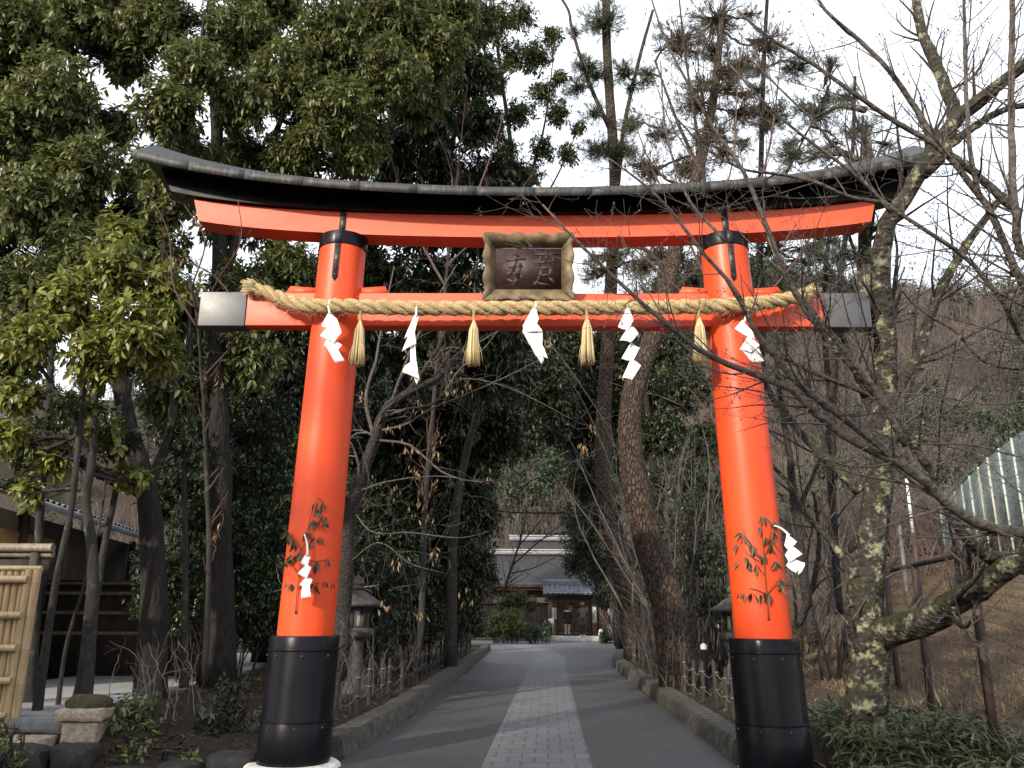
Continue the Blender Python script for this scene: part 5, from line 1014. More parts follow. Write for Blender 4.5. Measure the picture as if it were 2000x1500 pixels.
# slender grey stems in front of the house
G2 = 'slender grey trunks beside the gravel'
for lab, pts, r0, r1, lobes in (
    ('slender grey trunk leaning right, just right of the bamboo fence', [(72, 1392, 1.3), (107, 1150, 1.3), (140, 990, 1.3), (155, 840, 1.3), (165, 700, 1.3), (170, 600, 1.4)], .046, .03, [(120, 800, 1.1, 45), (190, 800, 1.3, 40)]),
    ('straight grey trunk rising behind the bamboo cap rail', [(70, 1300, 2.2), (75, 1100, 2.2), (78, 1000, 2.2), (90, 860, 2.2), (100, 700, 2.2), (105, 560, 2.3)], .065, .04, [(40, 940, 1.8, 42), (110, 830, 2.2, 38)]),
    ('pale thin trunk crossing the dark screen fence from bottom left to top right', [(150, 1380, 2.4), (175, 1240, 2.4), (205, 1060, 2.4), (240, 890, 2.4), (255, 740, 2.4)], .06, .03, [(250, 860, 2.2, 36)]),
    ('very thin leaning sapling between the two grey trunks', [(112, 1385, 1.9), (130, 1260, 1.9), (165, 1140, 1.9), (197, 1010, 1.9), (210, 900, 1.9)], .026, .014, [(205, 905, 1.9, 26)]),
    ('forked grey trunk with peeling pale bark right of the screen fence', [(310, 1300, 4.0), (300, 1180, 4.0), (298, 1080, 4.0), (290, 960, 4.0), (330, 850, 4.0), (345, 720, 4.1)], .12, .06, [(350, 830, 4, 40)]),
    ('narrow upright trunk in the dark thicket left of the red pillar', [(368, 1280, 4.2), (362, 1100, 4.2), (360, 900, 4.2), (368, 760, 4.3), (370, 600, 4.3)], .055, .03, [(380, 900, 4.2, 40)])):
    leafy_tree('slender_tree', lab, 'tree', G2, [(pts, r0, r1)], lobes, M['leaf_shrub'], M['bark_grey'], 70, 8, .12, .42, len(lab), lod=1, gap=.3)

# ------------------------------------------------------------------ shrubs
def shrub(name, lab, lobes, leaf, dens, n, L, W, seed, cat='shrub', grp=None, stems=7, foot=None, **kw):
    rng = np.random.default_rng(seed); lb = [px_lobe(*l) for l in lobes]; c0 = np.mean([l[0] for l in lb], 0) if foot is None else at(*foot); g = np.array([c0[0], c0[1], float(gz(c0[0], c0[1]))])
    th = thing(name, g, lab, cat, grp); sp = []
    for c, r, _ in lb:
        for k in range(stems):
            e = c+rng.normal(size=3)*r*.4; kf = .6 if foot is None else .06; s = np.array([g[0]+(c[0]-g[0])*kf+rng.normal()*.12, g[1]+(c[1]-g[1])*kf+rng.normal()*.12, 0]); s[2] = float(gz(s[0], s[1]))-.05; sp.append(([s, s+(e-s)*.5+rng.normal(size=3)*.08+np.array([0, 0, .1]), e], .016, .005))
    P, Rd = limbs(sp, 10, .012, rng); b = MB(); b.tubes(P, Rd, 5); b.build('stems', M['bark_branch_dark'], th, smooth=True)
    crown(th, leaf, M['twig_grey'], [(c, r, np.array([c[0], c[1], max(g[2], c[2]-r[2])])) for c, r, _ in lb], rng, dens, n, L, W, twr=.003, part='foliage', **kw); return th
G3 = 'dark shrubs under the trees'
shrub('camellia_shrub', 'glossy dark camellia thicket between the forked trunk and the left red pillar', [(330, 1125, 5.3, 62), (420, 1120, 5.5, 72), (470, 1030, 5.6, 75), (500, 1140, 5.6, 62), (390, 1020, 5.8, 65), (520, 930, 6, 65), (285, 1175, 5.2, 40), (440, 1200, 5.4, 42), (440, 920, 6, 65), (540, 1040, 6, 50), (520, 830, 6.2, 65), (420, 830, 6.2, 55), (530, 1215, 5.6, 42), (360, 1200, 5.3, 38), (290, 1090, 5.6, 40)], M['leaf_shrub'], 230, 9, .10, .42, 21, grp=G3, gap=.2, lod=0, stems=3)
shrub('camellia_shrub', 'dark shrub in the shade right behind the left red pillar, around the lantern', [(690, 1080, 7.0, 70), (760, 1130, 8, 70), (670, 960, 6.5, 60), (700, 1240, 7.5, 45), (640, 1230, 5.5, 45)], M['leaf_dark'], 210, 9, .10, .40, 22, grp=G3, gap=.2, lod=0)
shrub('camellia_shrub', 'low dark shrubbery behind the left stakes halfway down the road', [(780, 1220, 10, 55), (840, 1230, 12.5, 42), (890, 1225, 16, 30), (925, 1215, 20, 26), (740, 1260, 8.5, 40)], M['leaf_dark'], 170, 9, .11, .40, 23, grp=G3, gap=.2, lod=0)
shrub('broadleaf_shrub', 'young broadleaf shrub with pale glossy leaves on the low left bank', [(245, 1405, .5, 48), (280, 1385, .6, 42), (225, 1455, .3, 36), (295, 1440, .4, 36), (205, 1485, .1, 30), (260, 1470, .1, 32), (330, 1465, .2, 26), (370, 1480, .0, 22)], M['leaf_broad'], 120, 7, .095, .42, 24, gap=.2, lod=2, stems=4)
shrub('broadleaf_shrub', 'small shrub with drooping leaves beside the black collar of the left pillar', [(430, 1385, 1.2, 48), (460, 1345, 1.6, 42), (410, 1435, .8, 38), (475, 1420, 1.0, 36)], M['leaf_shrub'], 110, 7, .085, .42, 25, gap=.25, lod=2, stems=4)
shrub('small_leaf_shrub', 'fine leaved green shrub at the lower left corner of the picture', [(-5, 1460, -.6, 40), (10, 1420, -.5, 28), (25, 1480, -.7, 30)], M['leaf_lime'], 150, 8, .045, .45, 26, gap=.2, lod=1)
shrub('evergreen_shrub', 'dark evergreen shrub behind the right lantern and stakes', [(1385, 1080, 9, 55), (1400, 1180, 8.5, 45), (1350, 1010, 11, 60), (1340, 1130, 10, 45), (1400, 960, 10, 50)], M['leaf_dark'], 130, 9, .11, .40, 27, grp=G3, gap=.25, lod=0)
shrub('evergreen_shrub', 'dense dark foliage behind the leaning pine trunks on the right', [(1300, 1060, 14, 45), (1320, 1150, 13, 40), (1280, 1160, 17, 40), (1240, 1080, 20, 35)], M['leaf_dark'], 130, 9, .14, .38, 28, grp=G3, gap=.2, lod=0)
shrub('feathery_evergreen', 'feathery grey green evergreen leaning over the right side of the tiled gate', [(1140, 1060, 30, 45), (1170, 1110, 30, 42), (1130, 1010, 31, 40), (1190, 1160, 29, 30), (1165, 1020, 29, 40), (1120, 1100, 31, 26), (1195, 1060, 28, 34), (1150, 950, 31, 40), (1200, 970, 28, 40)], M['leaf_far'], 90, 9, .22, .26, 29, cat='evergreen tree', foot=(1215, 1200, 28), gap=.2, lod=0)
G4 = 'garden bushes in front of the gate'
shrub('trimmed_bush', 'rounded yellow green bush left of the gate step', [(970, 1210, 34, 20), (1000, 1205, 34, 20), (985, 1230, 33.5, 18), (1015, 1225, 33.5, 16), (955, 1232, 33.5, 12)], M['leaf_lime'], 120, 9, .13, .45, 31, grp=G4, gap=.1, lod=0)
shrub('tall_olive_bush', 'taller olive green tree shaped bush behind the rounded yellow green bush', [(1010, 1165, 37, 22), (1035, 1180, 37, 18), (985, 1175, 37, 18), (1000, 1190, 37, 18)], M['leaf_olive'], 110, 9, .14, .4, 32, grp=G4, gap=.15, lod=0)
shrub('dark_bush', 'low dark bush right beside the gate step on its left', [(1045, 1232, 33.5, 16), (1065, 1238, 33.5, 14), (1035, 1242, 33.3, 12), (1070, 1222, 34, 12)], M['leaf_far'], 120, 9, .13, .4, 33, grp=G4, gap=.1, lod=0)
shrub('dark_bush', 'round dark bush to the right of the gate step', [(1181, 1235, 34.5, 13), (1176, 1246, 34, 10), (1188, 1246, 34, 9)], M['leaf_far'], 120, 9, .13, .4, 34, grp=G4, gap=.1, lod=0)

# ------------------------------------------------------------------ pines
def pine(lab, trunks, lobes, seed, bark, L=.13, dens=38, brown=False, n=26):
    rng = np.random.default_rng(seed); p0 = pxp(trunks[0][0][:1])[0]; p0[2] = float(gz(p0[0], p0[1]))
    th = thing('pine_tree', p0, lab, 'pine tree', 'pines beyond the gate'); b = MB(); S = []
    for k, (pts, r0, r1) in enumerate(trunks):
        P = pxp(pts)
        if k == 0: P[0] = p0-np.array([0, 0, .2])
        Q, _ = trunk(b, P, r0, r1, 34, 16, seed+k, .04, .35 if k == 0 else 0); S.append(Q)
    S = np.concatenate(S); tips = []; ax = []; bt = []
    for lo in lobes:
        c, r, _ = px_lobe(*lo); d = np.linalg.norm(S-c, axis=1)+np.maximum(0, S[:, 2]-c[2]); h = S[int(np.argmin(d))]; v = c-h; Lb = np.linalg.norm(v)+.01
        bt.append(([h, h+v*.5+rng.normal(size=3)*.12*Lb+np.array([0, 0, .05*Lb]), c], min(.02+.012*Lb, .07), .018))
        m_ = max(6, int(dens*np.mean(r)**2*9)); q = in_lobe(rng, c, np.asarray(r)*np.array([1.15, 1.1, .85]), m_, .6, .45, 1.4/np.mean(r), seed)
        tips.append(q); ax.append((q-c)/np.mean(r)*.7+np.array([0, 0, .7])+rng.normal(size=q.shape)*.3)
        mid = c+(q-c)*.5+rng.normal(size=q.shape)*.1*np.mean(r)-np.array([0, 0, .1*np.mean(r)]); st = c+(h-c)*rng.uniform(0, .5, (len(q), 1)); b.tubes(np.stack([st, mid, q], 1), np.full((len(q), 3), .011)*np.array([1.4, 1, .5]), 4, cap=False)
    P, Rd = limbs(bt, 12, .03, rng); b.tubes(P, Rd, 7, .05, seed)
    P2, R2 = sprout(P, Rd, 6, 1.0, 55, rng, .05, .2, 7, .45, .2); b.tubes(P2, R2, 4)
    b.build('trunk', bark, th, smooth=True)
    tips = np.concatenate(tips); ax = np.concatenate(ax); ax /= np.linalg.norm(ax, axis=1, keepdims=True); B = np.repeat(tips, n, 0); A = np.repeat(ax, n, 0); q = rng.normal(size=B.shape)
    base = B-A*rng.uniform(0, L*1.3, (len(B), 1)); d = A*rng.uniform(.3, 1, (len(B), 1))+q*.45
    lv = MB(); ls = L*rng.uniform(.7, 1.2, len(B)); lv.leaves(base, d, q[:, [1, 2, 0]], ls, .012, 0, .1, 0); lv.build('crown', M['needle_brown'] if brown else M['needle'], th); return th
def extra(seed, n, x0, x1, y0, y1, Y0, Y1, r0, r1):
    r_ = np.random.default_rng(seed); return [(r_.uniform(x0, x1), r_.uniform(y0, y1), r_.uniform(Y0, Y1), r_.uniform(r0, r1)) for _ in range(n)]
pine('great leaning pine with plated red brown bark on the right of the road', [([(1330, 1330, 7), (1306, 1185, 7), (1266, 1060, 7), (1240, 940, 7), (1230, 840, 7), (1240, 750, 7), (1268, 680, 7), (1292, 610, 7.2), (1308, 540, 7.6), (1330, 440, 8), (1365, 330, 8.4), (1395, 180, 8.8), (1410, 30, 9.2)], .30, .07), ([(1308, 545, 7.5), (1270, 495, 8), (1210, 455, 8.5)], .07, .03), ([(1365, 330, 8.4), (1320, 230, 8.6), (1280, 120, 9)], .05, .02), ([(1300, 580, 7.5), (1370, 520, 7.4), (1420, 470, 7.2)], .06, .02)],
     [(1330, 80, 9, 70), (1400, 40, 9.4, 70), (1420, 140, 9, 60), (1360, 200, 8.6, 60), (1450, 220, 9, 50), (1400, 260, 8.6, 50), (1250, 520, 8, 45), (1200, 500, 8.4, 40), (1330, 500, 8, 40), (1270, 580, 8, 35), (1500, 90, 9.6, 55), (1160, 530, 8.6, 35)]+extra(5, 16, 1250, 1500, 20, 340, 8, 10, 24, 46)+extra(6, 6, 1150, 1360, 480, 600, 8, 9, 22, 34), 41, M['bark_pine'], brown=True, dens=26)
pine('tall straight pine with a pale fork rising above the centre of the gate', [([(1246, 1280, 16), (1222, 1160, 16), (1192, 1040, 16), (1178, 940, 16), (1180, 800, 16), (1190, 620, 16), (1198, 450, 16), (1200, 330, 16), (1193, 220, 16), (1186, 110, 16), (1184, 0, 16), (1190, -80, 16)], .27, .13), ([(1203, 390, 16), (1212, 310, 16), (1220, 240, 16), (1250, 110, 16), (1275, 20, 16)], .09, .05), ([(1190, 250, 16), (1150, 160, 16), (1118, 60, 16), (1110, 20, 16), (1085, -20, 16)], .08, .04)],
     [(1180, 40, 15.6, 55), (1150, 130, 15.6, 42), (1220, 140, 15.6, 42), (1160, 220, 15.6, 34), (1230, 240, 15.6, 36), (1210, 300, 15.6, 28)]+extra(7, 14, 1120, 1300, 0, 330, 15, 17, 20, 40), 42, M['bark_pine'], L=.16, dens=24)
pine('slim dark pine behind the right red pillar', [([(1500, 1180, 12), (1490, 900, 12), (1486, 650, 12), (1484, 480, 12), (1487, 300, 12), (1492, 120, 12), (1500, -30, 12)], .13, .05), ([(1486, 420, 12), (1540, 330, 12), (1590, 230, 12)], .06, .02)],
     [(1510, 480, 12, 50), (1470, 380, 12, 45), (1550, 300, 12, 50), (1600, 220, 12, 50), (1500, 220, 12, 50), (1560, 130, 12, 50), (1520, 560, 12, 40)]+extra(8, 12, 1450, 1640, 80, 360, 11.5, 13, 22, 42)+extra(9, 8, 1450, 1600, 470, 620, 11.5, 13, 20, 34), 43, M['bark_pine_dark'], L=.14, dens=26)
pine('pair stemmed dark pine between the right red pillar and the lichened cherry', [([(1620, 1120, 15), (1625, 900, 15), (1632, 700, 15), (1640, 560, 15), (1655, 430, 15), (1665, 300, 15), (1670, 150, 15)], .13, .05), ([(1625, 800, 15), (1610, 650, 15), (1612, 520, 15), (1630, 400, 15)], .10, .05)],
     [(1640, 500, 15, 45), (1680, 420, 15, 40), (1600, 470, 15, 38), (1660, 560, 15, 38), (1690, 250, 15, 34), (1650, 190, 15, 34)]+extra(10, 12, 1580, 1740, 200, 600, 14, 16, 20, 34), 44, M['bark_pine_dark'], L=.15, dens=24)
# ------------------------------------------------------------------ bare trees
def bare_tree(name, lab, cat, grp, base, traced, seed, bark, twigm, levels, thick=None, buds=0, k=26, wob=.0, sides=10, part='branches', dry=0):
    """traced: (px path with Y, r0, r1, weight) main limbs; levels: (children per metre or count, length, angle, up, wobble, ratio)"""
    rng = np.random.default_rng(seed); base = np.asarray(base, float); th = thing(name, base, lab, cat, grp)
    big = MB(); P0 = []; R0 = []
    for q, (pts, r0, r1) in enumerate(traced):
        P = smooth_path(pxp(pts) if not isinstance(pts, np.ndarray) else pts, k); rr = np.linspace(r0, r1, k)
        if wob: P[1:] += rng.normal(size=(k-1, 3))*wob*rr[1:, None]
        P0.append(P); R0.append(rr)
    P0 = np.array(P0); R0 = np.array(R0); fat = R0.max(1) > (thick or 1e9)
    if fat.any(): big.tubes(P0[fat], R0[fat], 16, .07, seed); big.build('trunk', bark[0], th, smooth=True)
    b = MB(); b.tubes(P0[~fat], R0[~fat], sides, .03, seed+1)
    cur = (P0, R0); tw = MB(); allp = []
    for li, (cnt, L, ang, up, wb, ratio) in enumerate(levels):
        P, Rd = cur; ln = np.linalg.norm(np.diff(P, axis=1), axis=2).sum(1); m = np.maximum(0, np.round(cnt*ln+rng.uniform(-.5, .5, len(ln)))).astype(int)
        P2, R2 = sprout(P, Rd, m, L, ang, rng, up, wb, 9 if li == 0 else 7, ratio, .12 if li else .18); (tw if li else b).tubes(P2, R2, 6 if li == 0 else (4 if li == 1 else 3), cap=False); cur = (P2, R2); allp.append(P2)
    if (~fat).any() or levels: b.build(part, bark[1], th, smooth=True)
    if buds:
        Q = np.concatenate([p.reshape(-1, 3) for p in allp[-2:]]); Q = Q[rng.integers(0, len(Q), buds)]; d = rng.normal(size=Q.shape)*.5+[0, 0, .5]; tw.leaves(Q, d, rng.normal(size=Q.shape), .028, .011, .8, 0, 0)
    tw.build('twigs', twigm, th, smooth=True)
    if dry:
        Q = np.concatenate([p[:, -1] for p in allp[-1:]]); Q = Q[rng.integers(0, len(Q), dry)]; Q = np.repeat(Q, 7, 0)+rng.normal(size=(dry*7, 3))*.06; d = rng.normal(size=Q.shape)*.3+[0, 0, -1]; MB().leaves(Q, d, rng.normal(size=Q.shape), .11, .03, .6, .3, 1).build('dry_leaves', M['leaf_dry'], th)
    return th
# lichened cherry just behind the right pillar
g0 = at(1692, 1440, .8); g0[2] = .2
bare_tree('cherry_tree', 'old cherry tree with pale lichened trunk and mossy limb sweeping right beside the right pillar', 'bare tree', 'bare cherry trees on the right', g0,
    [([(1688, 1470, .8), (1692, 1380, .8), (1700, 1290, .8), (1692, 1200, .8), (1690, 1120, .8)], .25, .18),
     ([(1692, 1190, .8), (1700, 1080, .8), (1712, 980, .75), (1722, 860, .6), (1728, 740, .4), (1728, 640, .2), (1722, 560, 0), (1722, 490, -.2), (1740, 425, -.4), (1790, 350, -.65), (1850, 250, -.9), (1920, 190, -1.1), (2010, 120, -1.3), (2100, 40, -1.6), (2180, -70, -1.8), (2240, -200, -2)], .185, .02),
     ([(1710, 1245, .8), (1760, 1225, .4), (1815, 1212, .0), (1870, 1175, -.5), (1920, 1140, -.9), (1975, 1105, -1.3), (2040, 1060, -1.8), (2140, 990, -2.2), (2240, 880, -2.4), (2300, 760, -2.5)], .17, .03),
     ([(1800, 340, -.7), (1838, 300, -.8), (1862, 220, -.8), (1830, 130, -.7), (1800, 60, -.6), (1785, -20, -.5)], .085, .05),
     ([(1826, 305, -.75), (1900, 250, -1.0), (1960, 215, -1.1), (2010, 205, -1.2)], .05, .03),
     ([(1945, 1100, -1.1), (1895, 1060, -1.3), (1855, 1000, -1.5), (1815, 920, -1.7), (1770, 845, -1.9), (1735, 800, -2.0), (1690, 745, -2.1), (1640, 690, -2.2), (1600, 640, -2.3), (1575, 610, -2.4), (1545, 560, -2.4), (1515, 500, -2.5), (1480, 400, -2.6)], .055, .012),
     ([(1722, 905, .65), (1745, 860, .5), (1790, 855, .4), (1840, 868, .3)], .06, .035),
     ([(1727, 800, .5), (1790, 700, .3), (1815, 620, .2), (1840, 560, .1), (1900, 460, .0), (1960, 380, .0)], .07, .04),
     ([(1690, 1170, .8), (1640, 1080, 1.0), (1570, 1000, 1.3), (1545, 950, 1.5), (1500, 900, 1.7)], .05, .02),
     ([(1680, 960, .75), (1620, 900, .9), (1560, 840, 1.2), (1505, 770, 1.4), (1490, 700, 1.5)], .07, .03),
     ([(1715, 650, .2), (1690, 560, .4), (1690, 440, .6), (1695, 330, .8), (1690, 250, .9)], .10, .06),
     ([(1690, 320, .8), (1650, 300, .8), (1600, 305, .8), (1560, 320, .8)], .05, .02), ([(1692, 215, .9), (1640, 208, .9), (1590, 230, .9)], .045, .02)],
    51, (M['bark_cherry'], M['bark_branch_dark']), M['twig_grey'], [(3.4, 1.9, 42, .06, .07, .30), (4.0, .95, 40, .03, .09, .5), (4.6, .45, 38, .03, .12, .55)], thick=.042, buds=1500, wob=.06)
# nearer cherry whose trunk stands outside the picture on the right
nb = np.array([4.1, -4.6, 0.0]); W3 = lambda q: np.array(q, float)
j1 = np.array([4.0, -4.55, 1.7])
def fb(pts, r0, r1):
    P = [at(*q) for q in pts]
    if pts[0][0] >= 2025: P = [np.array([4.13, -4.52, min(max(P[0][2]-.35, 1.1), 3.35)])]+P
    return (np.array(P), r0, r1)
bare_tree('cherry_tree', 'near cherry tree outside the right edge whose bare branches cross in front of the gate', 'bare tree', 'bare cherry trees on the right', nb,
    [(np.array([nb-[0, 0, .2], [4.08, -4.6, .8], j1, [4.1, -4.5, 2.6], [4.2, -4.5, 3.4]]), .20, .13),
     fb([(2080, 1052, -3.6), (2000, 1042, -3.7), (1930, 1030, -3.8), (1870, 1000, -3.9), (1800, 935, -4.0), (1755, 905, -4.05), (1700, 880, -4.1), (1640, 845, -4.2), (1590, 805, -4.2), (1545, 760, -4.3), (1500, 742, -4.3), (1450, 718, -4.3), (1390, 700, -4.4), (1335, 660, -4.4), (1280, 615, -4.5), (1220, 560, -4.5), (1165, 510, -4.55), (1110, 455, -4.6), (1060, 400, -4.6)], .050, .006),
     fb([(1752, 900, -4.05), (1690, 850, -4.1), (1625, 800, -4.2), (1550, 740, -4.3), (1510, 690, -4.35), (1470, 640, -4.4), (1435, 565, -4.45), (1370, 490, -4.5), (1320, 425, -4.55), (1270, 370, -4.6), (1190, 310, -4.7)], .028, .005),
     fb([(2060, 640, -3.7), (2000, 560, -3.8), (1952, 452, -3.9), (1908, 376, -4.0), (1848, 300, -4.1), (1796, 264, -4.1), (1730, 225, -4.2), (1660, 176, -4.3), (1580, 120, -4.3), (1500, 72, -4.4), (1440, 20, -4.4)], .036, .009),
     fb([(1990, 415, -3.8), (1968, 396, -3.85), (1900, 335, -3.95), (1832, 284, -4.1), (1790, 215, -4.1), (1736, 136, -4.2), (1680, 80, -4.2), (1620, 28, -4.3), (1585, -20, -4.3)], .030, .010),
     fb([(2040, 690, -3.5), (1960, 590, -3.7), (1900, 516, -3.8), (1840, 470, -3.9), (1732, 400, -4.0), (1668, 340, -4.1), (1576, 272, -4.2), (1500, 208, -4.3), (1420, 120, -4.4)], .026, .006),
     fb([(1725, 395, -4.0), (1660, 385, -4.1), (1590, 355, -4.2), (1520, 340, -4.2), (1450, 330, -4.3), (1380, 290, -4.3), (1320, 230, -4.4)], .016, .005),
     fb([(2030, 520, -3.9), (1985, 420, -4.0), (1976, 280, -4.0), (1976, 120, -4.0), (1978, -20, -4.0)], .034, .018),
     fb([(1912, 380, -4.0), (1895, 300, -4.1), (1888, 200, -4.1), (1885, 80, -4.1), (1882, -20, -4.1)], .018, .010),
     fb([(1545, 760, -4.3), (1570, 700, -4.3), (1585, 650, -4.35), (1600, 610, -4.4)], .012, .004),
     fb([(2040, 720, -3.2), (1930, 710, -3.4), (1870, 650, -3.5), (1820, 620, -3.6), (1770, 580, -3.7), (1750, 540, -3.8)], .022, .006),
     fb([(1870, 675, -3.5), (1890, 610, -3.6), (1895, 560, -3.7)], .012, .004),
     fb([(1770, 870, -3.9), (1715, 770, -4.0), (1655, 690, -4.1), (1600, 625, -4.2), (1540, 550, -4.3), (1505, 460, -4.4), (1450, 330, -4.5), (1400, 260, -4.5), (1340, 155, -4.6), (1300, 80, -4.6), (1270, -10, -4.6)], .024, .005),
     fb([(1415, 470, -4.6), (1340, 380, -4.6), (1300, 250, -4.6), (1290, 120, -4.6)], .010, .004),
     fb([(1740, 415, -4.0), (1600, 250, -4.2), (1530, 180, -4.3), (1450, 100, -4.3)], .012, .004),
     fb([(2040, 900, -3.3), (1900, 870, -3.5), (1780, 865, -3.7), (1700, 840, -3.9)], .010, .004),
     fb([(2050, 780, -3.2), (1930, 790, -3.4), (1800, 770, -3.6), (1690, 780, -3.8), (1620, 800, -3.9)], .010, .003)],
    52, (M['bark_branch'], M['bark_branch']), M['twig_grey'], [(8.0, 1.0, 42, .03, .06, .34), (6.5, .50, 42, .02, .08, .5), (6, .21, 45, .03, .11, .6)], thick=.10, buds=1800, wob=.10, sides=10)
# dark dead tree with trunk crowd behind right pillar
bare_tree('bare_tree', 'dark thin bare tree rising between the right pillar and the lichened cherry', 'bare tree', 'bare trees on the right', at(1580, 1250, 3.0)*np.array([1, 1, 0])+np.array([0, 0, .25]),
    [([(1590, 1260, 3), (1572, 1150, 3), (1556, 1000, 3), (1540, 880, 3), (1522, 760, 3), (1510, 640, 3)], .075, .03), ([(1560, 1220, 3), (1590, 1130, 2.8), (1600, 1060, 2.7), (1590, 960, 2.6)], .05, .02), ([(1640, 1200, 3.5), (1628, 1000, 3.5), (1618, 850, 3.5), (1628, 700, 3.5), (1610, 650, 3.5)], .06, .03), ([(1556, 1000, 3), (1600, 900, 3), (1625, 800, 3), (1640, 700, 3)], .035, .01)],
    53, (M['bark_branch_dark'], M['bark_branch_dark']), M['twig_grey'], [(2.6, 1.1, 45, .08, .15, .35), (4, .55, 40, .04, .17, .5), (3, .28, 35, .04, .18, .6)], thick=9, buds=0, wob=.12)
# bare shrub tree behind the left pillar with arching pale twigs
bare_tree('bare_shrub_tree', 'wide bare tree with rusty limbs and arching pale twigs right of the left pillar', 'bare tree', None, at(690, 1300, 4.2)*np.array([1, 1, 0])+np.array([0, 0, .22]),
    [([(660, 1330, 4.2), (672, 1150, 4.2), (690, 980, 4.2), (730, 870, 4.2), (755, 800, 4.2), (800, 765, 4.2), (850, 740, 4.3), (900, 690, 4.4), (935, 640, 4.5), (960, 570, 4.7)], .15, .03),
     ([(795, 768, 4.2), (830, 720, 4.1), (865, 660, 4.0), (880, 590, 4.0)], .05, .02), ([(750, 815, 4.2), (790, 800, 3.9), (850, 785, 3.7), (900, 720, 3.5), (945, 680, 3.4), (970, 650, 3.3)], .028, .008),
     ([(745, 840, 4.2), (790, 830, 3.8), (840, 800, 3.6), (900, 775, 3.4), (980, 740, 3.3), (1060, 700, 3.2)], .024, .006), ([(740, 860, 4.2), (800, 870, 3.8), (870, 925, 3.5), (960, 940, 3.3), (1060, 905, 3.2), (1110, 880, 3.2)], .022, .005),
     ([(735, 875, 4.2), (715, 780, 4.3), (735, 700, 4.4), (745, 640, 4.5), (770, 520, 4.6)], .035, .012), ([(700, 960, 4.2), (760, 940, 3.8), (850, 930, 3.4), (930, 940, 3.2)], .018, .005), ([(690, 1000, 4.2), (730, 1040, 3.6), (800, 1040, 3.3), (900, 1050, 3.1), (980, 1030, 3.0)], .014, .004),
     ([(690, 1010, 4.2), (720, 940, 3.5), (700, 860, 3.3), (690, 830, 3.2)], .014, .004), ([(680, 1100, 4.2), (740, 1060, 3.5), (800, 1100, 3.2), (870, 1120, 3.1)], .013, .004), ([(760, 800, 4.2), (800, 690, 4), (850, 590, 4), (890, 520, 4)], .03, .01), ([(800, 765, 4.2), (905, 740, 4.6), (1000, 760, 4.8), (1120, 820, 5)], .02, .005), ([(900, 690, 4.4), (1000, 640, 4.8), (1080, 680, 5), (1200, 850, 5.2)], .015, .004)],
    54, (M['bark_branch_dark'], M['bark_branch']), M['twig_pale'], [(2.2, 1.3, 50, -.02, .16, .33), (2.8, .8, 45, -.03, .2, .5), (2.2, .45, 40, -.02, .22, .6)], thick=.045, buds=0, wob=.15, dry=34)
# reddish bare maples
bare_tree('bare_maple', 'reddish bare maple with fine upright twigs above the middle of the black roof beam', 'bare tree', 'reddish bare maples', at(900, 1250, 6.2)*np.array([1, 1, 0])+np.array([0, 0, .22]),
    [([(820, 1270, 6.2), (830, 1000, 6.2), (850, 750, 6.2), (870, 560, 6.2), (885, 420, 6.2), (895, 320, 6.2)], .06, .02), ([(870, 560, 6.2), (800, 430, 6.2), (770, 330, 6.2), (760, 270, 6.2)], .03, .008), ([(880, 480, 6.2), (930, 380, 6.2), (960, 300, 6.2), (985, 220, 6.2)], .03, .008), ([(885, 420, 6.2), (880, 330, 6.2), (850, 250, 6.2)], .02, .006), ([(895, 330, 6.2), (905, 230, 6.2), (915, 150, 6.2)], .016, .005), ([(870, 520, 6.2), (980, 420, 6.2), (1040, 340, 6.2)], .022, .006)],
    55, (M['bark_grey'], M['twig_red']), M['twig_red'], [(3.6, 1.0, 38, .16, .12, .35), (4.6, .55, 34, .12, .14, .5), (4, .3, 30, .1, .15, .6)], thick=.045, buds=0, wob=.1, dry=14)
bare_tree('bare_maple', 'small reddish bare maple whose twigs reach over the left end of the red lintel', 'bare tree', 'reddish bare maples', at(395, 1300, .9)*np.array([1, 1, 0])+np.array([0, 0, .25]),
    [([(400, 1330, .9), (408, 1100, .9), (402, 900, .8), (395, 740, .6), (385, 620, .3), (370, 540, .1)], .035, .016), ([(385, 620, .3), (430, 540, -.2), (470, 470, -.5), (465, 390, -.6)], .013, .004), ([(385, 640, .3), (340, 560, .2), (330, 460, .2), (300, 390, .2)], .013, .004), ([(375, 560, .1), (400, 470, .0), (360, 400, 0), (320, 330, 0)], .011, .004), ([(395, 740, .6), (470, 640, .2), (420, 540, .2), (330, 500, .1)], .012, .004), ([(380, 600, .2), (300, 540, .1), (250, 520, .1)], .010, .003)],
    56, (M['bark_grey'], M['twig_red']), M['twig_red'], [(4.5, .5, 42, .08, .12, .4), (6, .25, 38, .06, .14, .55), (4, .12, 35, .05, .15, .6)], thick=.02, buds=300, wob=.1, dry=4)
for lab, pts, sd in (('single bare twig standing up in front of the red lintel near the left strap', [(790, 700, -.6), (782, 600, -.62), (776, 480, -.62), (770, 410, -.62), (766, 335, -.62)], 57),):
    pass
